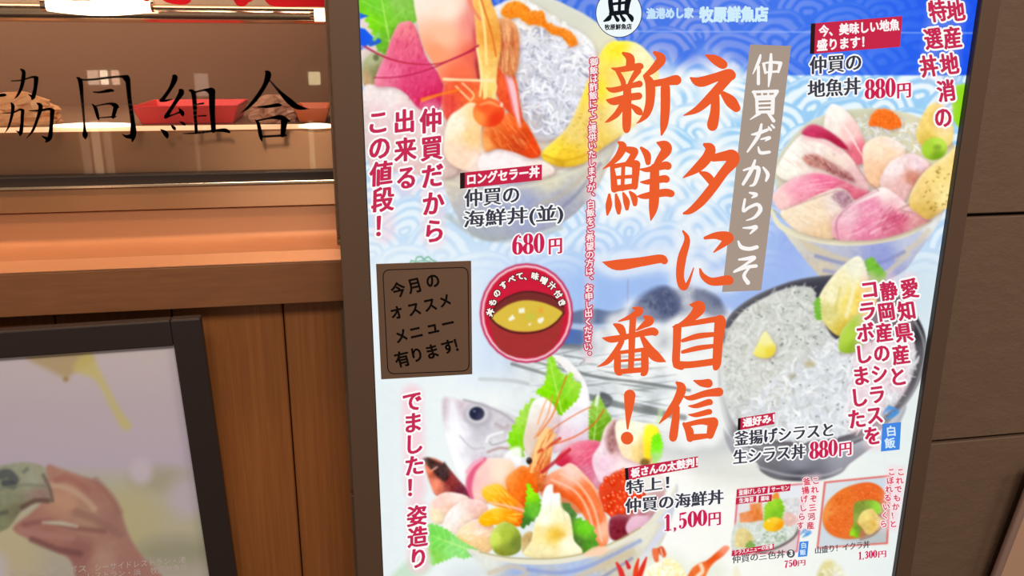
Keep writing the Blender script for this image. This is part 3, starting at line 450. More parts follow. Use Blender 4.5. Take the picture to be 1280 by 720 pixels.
# ---- round badge with the miso soup
B = 5
ell(658, 391.5, 58.5, 62.5, (196,40,84), 1, 1, 0, B); ell(658, 391.5, 56, 60, (250,214,222), .8); ell(658, 391.5, 53.4, 57.4, (206,26,56), .9)
pb = [(613,396),(616,420),(624,436),(640,445),(662,447),(684,441),(698,424),(703,404),(704,384),(690,374),(660,366),(630,374)]
poly(pb, (166,48,48), .9); poly([(612,398),(618,384),(636,370),(662,364.5),(688,370),(704,384),(705,392),(690,404),(660,414),(630,410)], (120,44,42), .9)
poly([(614.5,397.5),(630,384),(646,377),(662,375.5),(684,380),(703.5,391.5),(692,404),(678,411.5),(660,414.5),(640,413),(624,406)], (222,190,66), .8)
line([(613,397),(624,408),(640,415),(660,416.5),(680,412.5),(694,404),(705,391)], .9, (60,24,20), .6); line([(612,396),(622,380),(642,368),(664,364.5),(690,371),(705,384)], .8, (70,24,24), .6)
for q in [[(648.5,386),(655.5,384.5),(656,391),(648.5,391.5)], [(635,399),(641,393),(644,398.5),(637,401.5)], [(672,399),(679,396),(680,400),(676,404.5),(672,403)], [(660,405),(664.5,403.5),(662,407.5)]]: poly(q, (248,246,224), .6, 1, False)
poly([(673,390),(677,383),(679,391)], (240,160,50), 1, .7); ell(663, 396, 6, 5, (190,200,70), 2.5, .6)

# ---- small framed picture: three-colour bowl
B = 6
m1 = [(921.5,611.5),(1008,603.5),(997,690),(914.5,695)]
poly(m1, (226,104,118), .5, 1, False, B); poly([(923.5,613),(1006,605.5),(995.2,688.5),(916.8,693)], [(925,635,(232,228,230)),(990,620,(232,236,242)),(985,690,(226,210,210)),(930,690,(206,190,190))], .6, 1, False)
poly([(918,690),(916,662),(930,645),(960,640),(992,622),(1004,632),(1000,660),(986,678),(960,689)], [(930,670,(220,224,214)),(980,660,(214,222,212)),(990,640,(220,220,224)),(960,680,(206,216,206))], 1, 1, True, None, .05)
strands([(920,686),(925,656),(990,650),(996,662),(975,682)], 170, [(232,238,230),(206,216,204),(190,206,190),(240,244,240)], (4, 8), (.6, 1.2), .8)
poly([(982,622),(996,624),(1003,640),(996,650),(984,644),(978,632)], (226,226,224), 1, 1, True, None, .05); strands([(980,624),(1000,630),(996,648)], 30, [(240,240,240),(200,206,206)], (4,8), (.6,1), .8)
poly([(977,650),(984,640),(996,646),(998,652),(985,658)], (236,190,176), 1.2, .9, True, None, .06)
poly([(924,642),(938,638),(937,630),(952,628),(954,650),(938,653),(925,653)], [(930,646,(240,150,96)),(945,640,(236,132,60)),(950,632,(244,166,110))], 1, 1, False, None, .05)
poly([(964,622),(972,615),(974,626)], (240,150,60), 1)
leaf([(956,634),(962,626),(976,624),(980,636),(976,650),(956,652)], [(962,632,(160,220,50)),(972,645,(130,196,40))], 2, None)
ell(967, 655.5, 13, 9, [(962,652,(252,206,30)),(975,658,(246,160,16)),(968,650,(252,214,60))], 1, 1, -.15); ell(961, 651, 2, 1.4, (255,240,170), 1, .8)
poly([(918,680),(921,664),(930,660),(938,666),(942,676),(932,684),(922,684)], [(926,672,(236,216,150)),(936,676,(220,200,130))], 1.2, 1, True, None, .04); leaf([(932,682),(938,676),(944,682),(938,690)], (130,170,80), 1.6)
for x, y in inside([(940,682),(948,666),(990,660),(985,676)], 26): ell(x, y, 1.6, .8, (130,160,110), .8, .7)
line([(945,690),(970,685),(992,672),(1000,656)], 1.6, (96,80,80), 1, .8)
# ---- small framed picture: salmon roe bowl
B = 7
m2 = [(1030,602),(1114.5,593.5),(1110,680),(1020.5,686)]
poly(m2, (226,108,100), .5, 1, False, B); poly([(1032.4,604),(1112,596),(1107.6,678),(1023,684)], [(1040,610,(222,228,232)),(1100,605,(206,220,230)),(1100,670,(190,196,196)),(1030,670,(210,220,226))], .5, 1, False)
EB = [(1028,645),(1034,628),(1050,613),(1070,605),(1088,603),(1102,610),(1110,625),(1108,645),(1098,660),(1080,671),(1060,674),(1042,670),(1031,660)]
poly([(x, y+2) for x, y in EB], (190,196,196), 2, .9); poly(EB, [(1050,625,(240,120,40)),(1085,612,(238,104,40)),(1045,655,(238,110,40)),(1034,640,(244,150,70)),(1095,655,(160,120,90))], .9)
roe([(1030,645),(1050,616),(1088,606),(1106,620),(1090,628),(1068,630),(1066,668),(1044,668)], 190, (240,112,34), (1.2, 2.0), (255,190,120), (206,70,16))
poly([(1067,634),(1072,627),(1090,625),(1100,630),(1102,640),(1090,645),(1076,650),(1068,655)], [(1075,635,(130,150,56)),(1098,634,(150,216,60)),(1080,645,(150,166,80))], 1, 1, True, None, .03)
leaf([(1062,668),(1068,654),(1076,660),(1072,672)], [(1065,668,(150,220,30)),(1075,662,(120,150,50))], 1.8)
poly([(1072,652),(1078,640),(1090,636),(1098,645),(1104,652),(1096,664),(1084,668),(1078,660)], [(1082,645,(246,222,130)),(1092,655,(232,190,90)),(1098,650,(240,214,140)),(1080,660,(226,196,110))], 1, 1, True, None, .04)
line([(1104,656),(1092,668),(1076,674)], 1.4, (150,110,90), 1.2, .8)
# ---- fried seafood cut by the bottom of the view
B = 8
ell(830, 712, 34, 22, (236,240,222), 10, .8); ell(885, 716, 22, 16, (232,236,218), 8, .7)
poly([(800,745),(806,715),(822,702),(838,698),(850,706),(858,722),(860,750)], [(825,712,(250,246,226)),(845,705,(250,240,190)),(855,730,(246,220,160)),(815,730,(240,240,226))], 2, 1, True, B, .05)
strands([(806,735),(815,706),(840,700),(856,720),(856,745)], 60, [(252,246,216),(246,232,170),(252,250,236)], (4, 9), (1, 2.2), .8)
for P, c in [([(771,704,1.5),(776,714,3.2),(780,730,3.6),(782,745,3)], (214,62,60)), ([(783,702,1.6),(786,709,2.6)], (206,50,60)), ([(798,699,1.2),(795,712,3),(794,730,3.8)], (222,76,44)), ([(808,697,1),(803,710,3),(797,726,3.4)], (214,60,44))]: line(P, 3, c, .8, 1, B)
poly([(815,687),(822,685),(828,683),(833,692),(830,697),(824,693),(823,702),(818,701)], [(820,690,(226,120,80)),(826,686,(206,96,60))], 1, 1, True, B, .04); line([(826,686),(828,694)], .8, (250,220,200), .7, .8)
B = 9
poly([(858,728),(864,712),(874,704),(884,700),(898,688),(906,682),(912,685),(904,695),(892,704),(884,716),(872,745)], [(870,715,(226,116,60)),(890,698,(222,96,44)),(908,684,(238,150,120)),(876,722,(236,140,80))], 1.1, 1, True, B, .03); line([(876,706),(878,714),(872,720)], 2.4, (250,236,216), 1.2, .8)
B = 10
poly([(1020,745),(1024,712),(1034,700),(1046,704),(1056,716),(1062,745)], [(1032,706,(232,222,150)),(1048,716,(240,238,216)),(1030,722,(200,190,120))], 3, .9, True, B, .05); strands([(1024,720),(1034,704),(1054,716),(1056,740)], 30, [(246,242,216),(226,214,150)], (4,8), (.8,1.6), .6)
poly([(914,745),(916,716),(921,708),(926,720),(924,745)], (246,240,206), 2, .8)
IDM[(V > 742)] = 0
mk = ((((IDM >= 1) & (IDM <= 4)) & (IDM != 3)) | (IDM == 8) | (IDM == 9))[..., None]; gm = CAN.mean(-1, keepdims=True)
viv = gm+(CAN-gm)*1.06; viv = np.clip(viv+.10*(viv-.52), 0, 1); CAN[:] = np.where(mk, viv, CAN)            # vivid press colours of the food pictures
# small marks printed by the lower right: a leaping fish in blue above each rice tag
for x, y, k in [(1113, 517, 1.0), (1007, 667, .62)]:
    for P in [[(x-10*k,y+2*k,.6),(x-2*k,y-7*k,2.6*k),(x+9*k,y-4*k,1.2)], [(x-6*k,y+7*k,.6),(x+3*k,y+2*k,2.8*k),(x+11*k,y-2*k,.8)], [(x-4*k,y-2*k,.5),(x+4*k,y-1*k,1.6*k)]]: line(P, 1, (74,150,226), .7, .9)
for P in [[(513,331),(514,326),(519,327),(521,322),(527,321),(530,324),(535,321),(540,325),(545,327)], [(520,328),(528,326),(538,327)]]: line(P, .7, (60,150,90), .6, .8)
# pink glow under the upright crimson lines
for a, b, w, al in [((538,140),(542,296),15,.45), ((505,140),(508,232),14,.45), ((472,142),(480,290),14,.45), ((515,494),(519,612),13,.75), ((521,636),(523,704),13,.75), ((743,74),(735,448),5,.5),
                    ((1136,352),(1122,480),11,.5), ((1111,352),(1091,552),11,.5), ((1088,352),(1071,532),11,.5), ((1195,8),(1179,156),12,.25), ((1172,8),(1161,92),12,.25), ((1020,598),(1013,658),5,.6), ((1009,600),(1001,658),5,.6), ((1126,588),(1116,658),5,.6), ((1115,588),(1104,658),5,.6)]:
    line([a, b], w, (250, 208, 216), 5, al)
for _ in range(1):                                                     # press softness
    q = np.pad(CAN, ((1, 1), (1, 1), (0, 0)), 'edge'); q = (q[:-2]+2*q[1:-1]+q[2:])/4; CAN[:] = (q[:, :-2]+2*q[:, 1:-1]+q[:, 2:])/4
# a breath of print grain
CAN[:] = np.clip(CAN+fbm(H_, W_, (140, 140), 2, 21)[..., None]*.003, 0, 1)
# ---------------------------------------------------------------- helpers
MATS = {}
def lin(c):
    c = np.array(c, float)/255; return tuple(np.where(c <= .04045, c/12.92, ((c+.055)/1.055)**2.4))+(1.0,)
def mat(name, c=None, rough=.6, metal=0.0, emit=None, estr=1.0, spec=.5, attr=False, lit=False):
    if name in MATS: return MATS[name]
    mm = bpy.data.materials.new(name); mm.use_nodes = True; nt = mm.node_tree; b = nt.nodes['Principled BSDF']
    if c is not None: b.inputs['Base Color'].default_value = lin(c); mm.diffuse_color = lin(c)
    b.inputs['Roughness'].default_value = rough; b.inputs['Metallic'].default_value = metal; b.inputs['Specular IOR Level'].default_value = spec
    if emit is not None: b.inputs['Emission Color'].default_value = lin(emit); b.inputs['Emission Strength'].default_value = estr
    if attr:
        a = nt.nodes.new('ShaderNodeAttribute'); a.attribute_name = 'print'
        nt.links.new(a.outputs['Color'], b.inputs['Emission Color' if lit else 'Base Color'])
        if lit: b.inputs['Emission Strength'].default_value = estr
    MATS[name] = mm; return mm
def lit(c):                                                           # backlit film: its light is the film's own colour
    return mat('backlit_film_%02x%02x%02x' % tuple(int(v) for v in c), (10, 10, 10), .5, 0, c, 1.0, .12)
def ink(c, rough=.5): return mat('ink_%02x%02x%02x' % tuple(int(v) for v in c), c, rough, 0, None, 1, .2)
def nodes_noise(mm, scale, c1, c2, stretch=(1, 1, 1), detail=4, rough=.6, bump=0.0, wave=None):
    nt = mm.node_tree; b = nt.nodes['Principled BSDF']; N = nt.nodes.new; L = nt.links.new
    tc = N('ShaderNodeTexCoord'); mp = N('ShaderNodeMapping'); mp.inputs['Scale'].default_value = stretch
    no = N('ShaderNodeTexNoise'); no.inputs['Scale'].default_value = scale; no.inputs['Detail'].default_value = detail; no.inputs['Roughness'].default_value = rough
    L(tc.outputs['Object'], mp.inputs[0]); L(mp.outputs[0], no.inputs[0])
    rp = N('ShaderNodeValToRGB'); rp.color_ramp.elements[0].color = lin(c1); rp.color_ramp.elements[1].color = lin(c2)
    rp.color_ramp.elements[0].position = .32; rp.color_ramp.elements[1].position = .68
    L(no.outputs[0], rp.inputs[0]); L(rp.outputs[0], b.inputs['Base Color'])
    if bump:
        bp = N('ShaderNodeBump'); bp.inputs['Strength'].default_value = bump; bp.inputs['Distance'].default_value = .004
        L(no.outputs[0], bp.inputs['Height']); L(bp.outputs[0], b.inputs['Normal'])
    return mm
def add(name, verts, faces, material, parent=None, smooth=False):
    me = bpy.data.meshes.new(name); me.from_pydata([tuple(v) for v in verts], [], faces); me.update()
    me.materials.append(material)
    if smooth: me.polygons.foreach_set('use_smooth', [True]*len(me.polygons))
    o = bpy.data.objects.new(name, me); LINK(o)
    if parent is not None: o.parent = parent
    return o
def empty(name, loc=(0, 0, 0)):
    o = bpy.data.objects.new(name, None); o.empty_display_size = .05; LINK(o); return o      # kept at the origin: parts carry world positions
def tag(o, label, cat, group=None):
    o['label'] = label; o['category'] = cat
    if group: o['group'] = group
    return o
def structure(o): o['kind'] = 'structure'; return o
def bevel(o, w=.002, n=2):
    md = o.modifiers.new('bevel', 'BEVEL'); md.width = w; md.segments = n; md.limit_method = 'ANGLE'; return o
def box(name, x0, x1, y0, y1, z0, z1, material, parent=None, bev=.0015):
    v = [(x, y, z) for x in (x0, x1) for y in (y0, y1) for z in (z0, z1)]
    o = add(name, v, [(0, 1, 3, 2), (4, 6, 7, 5), (0, 4, 5, 1), (2, 3, 7, 6), (0, 2, 6, 4), (1, 5, 7, 3)], material, parent)
    return bevel(o, bev) if bev else o
def slab(name, front, depth, material, parent=None, bev=.0008, normal=(0, 1, 0)):
    """A flat sheet with thickness: its front outline (world points, in order) pushed back along normal."""
    f = [np.array(p, float) for p in front]; n = len(f); d = np.array(normal)*depth
    v = f+[p+d for p in f]
    fc = [tuple(range(n)), tuple(range(2*n-1, n-1, -1))]+[(i, i+n, (i+1) % n+n, (i+1) % n) for i in range(n)]
    o = add(name, v, fc, material, parent)
    import bmesh
    bm = bmesh.new(); bm.from_mesh(o.data); bmesh.ops.recalc_face_normals(bm, faces=bm.faces); bm.to_mesh(o.data); bm.free()
    return bevel(o, bev) if bev else o
def tube(name, pts, r, material, parent=None, n=16):
    pts = [np.array(p, float) for p in pts]; v, f = [], []
    for i, p in enumerate(pts):
        t = pts[min(i+1, len(pts)-1)]-pts[max(i-1, 0)]; t /= np.linalg.norm(t)
        s = np.cross(t, (0, 0, 1) if abs(t[2]) < .9 else (0, 1, 0)); s /= np.linalg.norm(s); w = np.cross(t, s)
        rr = r[i] if isinstance(r, (list, tuple)) else r
        v += [p+rr*(math.cos(2*math.pi*k/n)*s+math.sin(2*math.pi*k/n)*w) for k in range(n)]
    for i in range(len(pts)-1):
        f += [(i*n+k, i*n+(k+1) % n, (i+1)*n+(k+1) % n, (i+1)*n+k) for k in range(n)]
    f += [tuple(range(n-1, -1, -1)), tuple(range((len(pts)-1)*n, len(pts)*n))]
    o = add(name, v, f, material, parent, True); md = o.modifiers.new('split', 'EDGE_SPLIT'); return o
def extrude_profile(name, prof, x0, x1, material, parent=None, smooth=False):
    """prof: (y, z) outline in order, swept along x."""
    n = len(prof); v = [(x, y, z) for x in (x0, x1) for y, z in prof]
    f = [(i, (i+1) % n, (i+1) % n+n, i+n) for i in range(n)]+[tuple(range(n-1, -1, -1)), tuple(range(n, 2*n))]
    o = add(name, v, f, material, parent)
    import bmesh
    bm = bmesh.new(); bm.from_mesh(o.data); bmesh.ops.recalc_face_normals(bm, faces=bm.faces); bm.to_mesh(o.data); bm.free()
    if smooth:
        o.data.polygons.foreach_set('use_smooth', [True]*len(o.data.polygons)); o.modifiers.new('split', 'EDGE_SPLIT')
    return o

# ---- lettering: glyph outlines as flat film, thickened by a ribbon along their outline
GL = {}
def glyph(s):
    if s in GL: return GL[s]
    c = bpy.data.curves.new('t', 'FONT'); c.body = s; c.size = 1; c.resolution_u = 3
    o = bpy.data.objects.new('t', c); LINK(o); dg = bpy.context.evaluated_depsgraph_get(); dg.update()
    me = bpy.data.meshes.new_from_object(o.evaluated_get(dg))
    V_ = np.zeros(len(me.vertices)*3); me.vertices.foreach_get('co', V_); V_ = V_.reshape(-1, 3)[:, :2]
    F_ = [tuple(p.vertices) for p in me.polygons]; cnt = {}
    for f in F_:
        for i in range(len(f)):
            k = tuple(sorted((f[i], f[(i+1) % len(f)]))); cnt[k] = cnt.get(k, 0)+1
    E_ = [k for k, n in cnt.items() if n == 1]
    bpy.data.objects.remove(o); bpy.data.meshes.remove(me); bpy.data.curves.remove(c)
    GL[s] = (V_, F_, E_); return GL[s]
def oval(cx, cy, rx, ry, w): return [(cx+rx*math.cos(t), cy+ry*math.sin(t), .02+w*abs(math.cos(t))**1.4) for t in np.linspace(0, 2*math.pi, 19)]
NUM = {'0': [oval(.25, .5, .155, .47, .075)], '8': [oval(.25, .745, .135, .235, .07), oval(.25, .26, .16, .245, .075)],
       '6': [oval(.26, .3, .15, .28, .075), [(.10,.33,.085),(.115,.6,.085),(.21,.87,.05),(.34,.97,.022)], [(.37,.87,.05),(.375,.86,.05)]],
       '5': [[(.12,.93,.04),(.26,.93,.05),(.41,.96,.03)], [(.12,.95,.022),(.11,.52,.022)], [(.11,.53,.02),(.22,.6,.03),(.35,.5,.07),(.37,.3,.085),(.29,.08,.05),(.18,.03,.022),(.10,.10,.03)], [(.115,.16,.055),(.12,.17,.055)]],
       '1': [[(.26,.92,.08),(.26,.05,.08)], [(.1,.025,.022),(.42,.025,.022)], [(.1,.80,.02),(.24,.95,.035)]],
       '3': [[(.125,.82,.055),(.13,.83,.055)], [(.12,.87,.022),(.22,.97,.025),(.33,.88,.065),(.335,.68,.07),(.2,.54,.02)], [(.2,.53,.02),(.34,.45,.065),(.37,.26,.085),(.29,.06,.045),(.18,.03,.022),(.1,.10,.028)], [(.12,.16,.055),(.125,.17,.055)]],
       '7': [[(.09,.92,.05),(.42,.93,.045)], [(.42,.92,.025),(.28,.5,.06),(.22,.04,.085)]], ',': [[(.12,.06,.065),(.13,.0,.05),(.08,-.12,.015)]]}
class Ink:
    """Collects flat shapes given in print positions (u, v) and lays them on a plane as one lettering mesh."""
    def __init__(self): self.v, self.f = [], []
    def quad(self, P):
        n = len(self.v); self.v += [tuple(p) for p in P]; self.f.append(tuple(range(n, n+len(P))))
    def ribbon(self, A, B, rx, ry, ends=8):
        A, B = np.array(A), np.array(B); S = np.array((rx, ry)); d = (B-A)/S; L = np.hypot(*d)
        if L < 1e-9: return
        nr = np.array((-d[1], d[0]))/L*S
        self.quad([A+nr, A-nr, B-nr, B+nr])
        if ends: self.quad([A+S*(math.cos(t), math.sin(t)) for t in np.linspace(0, 2*np.pi, ends, endpoint=False)])
    def text(self, s, fn, bx=0.0, by=None, ends=7):
        """fn maps glyph units to print positions; bx, by: extra stroke half width in print pixels."""
        by = bx if by is None else by; V_, F_, E_ = glyph(s)
        if not len(V_): return
        P = np.array([fn(x, y) for x, y in V_]); n = len(self.v)
        self.v += [tuple(p) for p in P]; self.f += [tuple(i+n for i in f) for f in F_]
        if bx > 0:
            for i, j in E_: self.ribbon(P[i], P[j], bx, by, ends)
    def stroke(self, pts):                                            # a brush stroke (x, y, half width)
        P = spline(pts, False, 5); P[:, 2] = np.maximum(P[:, 2], .05)
        for i in range(len(P)):
            x, y, r = P[i]
            self.quad([(x+r*math.cos(t), y+r*math.sin(t)) for t in np.linspace(0, 2*np.pi, 14, endpoint=False)])
            if i:
                a, b = P[i-1], P[i]; d = b[:2]-a[:2]; L = np.hypot(*d)
                if L > 1e-6:
                    nn = np.array((-d[1], d[0]))/L
                    self.quad([a[:2]+nn*a[2], a[:2]-nn*a[2], b[:2]-nn*b[2], b[:2]+nn*b[2]])
    def solid(self, pts):                                             # the same stroke as a single outline
        P = spline(pts, False, 5); P[:, 2] = np.maximum(P[:, 2], .05); T = np.gradient(P[:, :2], axis=0); T /= np.linalg.norm(T, axis=1)[:, None]+1e-9
        Nn = np.stack([-T[:, 1], T[:, 0]], 1); L_ = P[:, :2]+Nn*P[:, 2:]; R_ = P[:, :2]-Nn*P[:, 2:]
        def cap(c, r, a0): return [(c[0]+r*math.cos(a0+k*math.pi/8), c[1]+r*math.sin(a0+k*math.pi/8)) for k in range(1, 8)]
        aL = math.atan2(Nn[-1, 1], Nn[-1, 0]); a0 = math.atan2(-Nn[0, 1], -Nn[0, 0])
        e = [(P[-1, 0]+P[-1, 2]*math.cos(aL-k*math.pi/8), P[-1, 1]+P[-1, 2]*math.sin(aL-k*math.pi/8)) for k in range(1, 8)]
        s_ = [(P[0, 0]+P[0, 2]*math.cos(a0-k*math.pi/8), P[0, 1]+P[0, 2]*math.sin(a0-k*math.pi/8)) for k in range(1, 8)]
        self.quad(list(L_)+e+list(R_[::-1])+s_)
    def digits(self, s, l, r, h, extra=0.0):                           # printed numerals: heavy sides, hairline tops
        adv = [.27 if c == ',' else .5 for c in s]; T_ = sum(adv); ux = (r[0]-l[0])/T_; sl = (r[1]-l[1])/(r[0]-l[0]); x = 0
        for c, a in zip(s, adv):
            for st in NUM[c]: self.stroke([(l[0]+(x+px)*ux, l[1]+sl*(x+px)*ux-py*h, w*ux+extra) for px, py, w in st])
            x += a
    def put(self, name, place, material, parent, step=0.0):
        v = [place(u, w) for u, w in self.v]
        if step:
            for k, f_ in enumerate(self.f):
                for i_ in f_: v[i_] = v[i_]-np.array((0, step*k, 0))
        return add(name, v, self.f, material, parent)
def em(cx, cy, size, sx=1.0, rot=0.0, lean=0.0, rise=0.0):
    """Glyph units to print positions: the character's body centred on (cx, cy)."""
    co, si = math.cos(rot), math.sin(rot)
    def fn(x, y):
        X, Y = (x-.5)*size*sx, -(y-.36)*size; X -= Y*lean; Y -= X*rise
        return cx+X*co-Y*si, cy+X*si+Y*co
    return fn
def column(s, p0, p1, size, sx=1.0):                                  # upright line: yields (character, map)
    n = len(s); tilt = math.atan2(p1[1]-p0[1], p1[0]-p0[0])-math.pi/2
    for i, ch in enumerate(s):
        t = i/(n-1) if n > 1 else 0; x, y = p0[0]+(p1[0]-p0[0])*t, p0[1]+(p1[1]-p0[1])*t
        if ch in '、。': yield ch, em(x+size*.55, y-size*.5, size, sx, -.05)
        elif ch == 'ー': yield ch, em(x, y, size, sx, math.pi/2)
        else: yield ch, em(x, y, size, sx, -.03, -tilt*0.9, .1)
def row(s, l, r, h, base=None):
    """Level line: the drawn extent of the text runs from l to r along the baseline, h print pixels tall."""
    V_, _, _ = glyph(s); x0, x1 = V_[:, 0].min(), V_[:, 0].max(); y0, y1 = V_[:, 1].min(), V_[:, 1].max()
    ex = np.array((r[0]-l[0], r[1]-l[1]))/(x1-x0); k = h/(y1-y0)
    lx = .04*k
    def fn(x, y): return l[0]+ex[0]*(x-x0)-(y-y0)*lx*0, l[1]+ex[1]*(x-x0)-(y-y0)*k
    return fn

# ---------------------------------------------------------------- the building behind
WALL_Y = .060
tile = nodes_noise(mat('brown_tile', (104, 82, 66), .66), 42, (110, 87, 69), (116, 92, 74), (.75, 1, 1.25), 7, .72, .5)
grout = mat('tile_joint_dark', (28, 18, 12), .9)
plank = mat('wood_plank', (120, 68, 28), .5)
nodes_noise(plank, 60, (138, 81, 37), (158, 98, 48), (3.5, 1, .10), 6, .7, .05)
def at_plane(u, v, p, n):
    d = ray(u, v); return CAM+d*(np.dot(np.array(p)-CAM, n)/np.dot(d, n))
FX0, FX1 = at(426.6, 332, -.006)[0], at(1199.5, 332, -.006)[0]          # outer edges of the sign's frame
PX0, PX1, PZ0, PZ1 = .0122, .6135, .80, 1.60                           # lit print
# tiled wall: big slabs with open joints, one wall
TY = .055
zj1, zj2 = at(1240, 266.5, TY)[2], at(1225, 546, TY)[2]; TH = zj1-zj2
v, f = [], []
def slab_box(x0, x1, z0, z1, y0, y1):
    n = len(v); b = .0012
    v.extend([(x0, y1, z0), (x1, y1, z0), (x1, y1, z1), (x0, y1, z1), (x0, y0+b, z0), (x1, y0+b, z0), (x1, y0+b, z1), (x0, y0+b, z1),
              (x0+b, y0, z0+b), (x1-b, y0, z0+b), (x1-b, y0, z1-b), (x0+b, y0, z1-b)])
    f.extend([(n+8, n+9, n+10, n+11)]+[(n+i, n+(i+1) % 4, n+4+(i+1) % 4, n+4+i) for i in range(4)]+[(n+4+i, n+4+(i+1) % 4, n+8+(i+1) % 4, n+8+i) for i in range(4)])
k = int(zj1/TH)+1
for i in range(-k, 7):
    z0 = zj1+i*TH; z1 = z0+TH-.0042
    for j in range(3): slab_box(FX0-.004+j*.9, FX0+.8965+j*.9, max(z0, 0), z1, TY, TY+.03)
wr = structure(add('wall_right', v, f, tile))
structure(box('wall_back', -1.6, 2.7, .46, .56, 0, 2.9, grout, None, 0))
structure(box('trim_2', FX0-.004, 2.7, TY+.028, TY+.09, 0, 2.9, grout, None, 0))
structure(box('floor', -1.8, 2.8, -3.2, .6, -.05, 0, nodes_noise(mat('floor_stone', (70, 62, 56), .4), 6, (60, 54, 48), (84, 74, 66)), None, 0))
# wooden planks under the display case
zf = at(200, 387.5, .036)[2]
gx = [at(u, w, WALL_Y)[0] for u, w in ((68, 398), (213, 390), (353.5, 386))]; pw = (gx[2]-gx[0])/2
v, f = [], []
x = gx[0]-8*pw
while x < gx[2]+pw*1.2:
    slab_box(x+.0007, min(x+pw-.0007, FX0-.0045), 0, zf+.001, WALL_Y, WALL_Y+.03); x += pw
structure(add('wall_left', v, f, plank))

# ---------------------------------------------------------------- the display case, left
bronze = mat('brushed_bronze_steel', (204, 152, 112), .34, .85); cove_steel = mat('satin_bronze_steel', (196, 136, 96), .42, .4)
def brushed(mm, an=.9):
    nt = mm.node_tree; b = nt.nodes['Principled BSDF']; b.inputs['Anisotropic'].default_value = an
    c = nt.nodes.new('ShaderNodeCombineXYZ'); c.inputs[2].default_value = 1.0; nt.links.new(c.outputs[0], b.inputs['Tangent'])
brushed(bronze, 1.0); brushed(cove_steel, .9)
inner = mat('warm_metal_lining', (170, 138, 114), .4, .25)
chrome = mat('polished_rail_steel', (225, 200, 170), .16, 1.0)
fasc = mat('brown_laminate', (128, 82, 48), .55); nodes_noise(fasc, 60, (122, 78, 46), (134, 87, 52), (.4, 1, 3))
rubber = mat('black_rubber', (34, 22, 18), .5)
GY = .085; CX0 = -.95; CX1 = at(411.5, 60, GY)[0]
zg = lambda w, y=GY: at(210, w, y)[2]
case = tag(empty('display_case'), 'long bronze metal and glass display case with black brush lettering above the wooden planks', 'display case')
def sheet(name, x0, x1, y, z0, z1, th, material): return box(name, x0, x1, y, y+th, z0, z1, material, case, .0006)
ztop = zg(-70)
SHY = GY+.016; zdeck = at(210, 157.5, SHY)[2]
sheet('shelf_front', CX0, CX1, SHY, zg(219), zdeck-.003, .004, bronze)
sheet('deck', CX0, CX1, SHY+.001, zdeck-.003, zdeck, .30, inner)
sheet('back_panel', CX0, CX1, SHY+.30, zdeck-.05, ztop+.15, .004, inner)
sheet('ceiling_panel', CX0, CX1, GY+.005, ztop+.147, ztop+.15, .315, inner)
sheet('end_panel', CX1-.001, CX1+.004, GY-.002, zf, ztop+.15, .31, fasc)
sheet('gasket', CX0, CX1+.003, GY-.006, zg(232, GY-.006), zg(218.2, GY-.006), .02, rubber)
# steel below the glass: flat, then coved out to the lip
za, zb, zc, ze, zl = zg(229.5, .073), zg(262, .076), zg(293, .078), zg(319, .043), zg(334.5, .036)
sheet('upper_trim', CX0, CX1+.003, .073, zg(233.5, .073), za, .02, chrome)
sheet('upper_fascia', CX0, CX1+.003, .0750, zb+.0006, zg(233.5, .075), .01, bronze)
prof = [(.0780, zb-.0004), (.0780, zc)]
for t in np.linspace(0, 1, 11)[1:]: prof.append((.078-.035*(1-math.cos(t*math.pi/2)), zc-(zc-ze)*math.sin(t*math.pi/2)))
prof += [(.0425, ze-.0006), (.036, zl+.001), (.0362, zl), (.0885, zl), (.0885, zb-.0004)]
o = extrude_profile('coved_fascia', prof, CX0, CX1+.003, cove_steel, case, True)
box('ledge_board', CX0, CX1+.003, .036, WALL_Y+.03, zf, zl-.0003, fasc, case, .0008)
box('shadow_gap', CX0, CX1+.003, .052, WALL_Y-.0005, zf-.004, zf-.0002, rubber, case, 0)
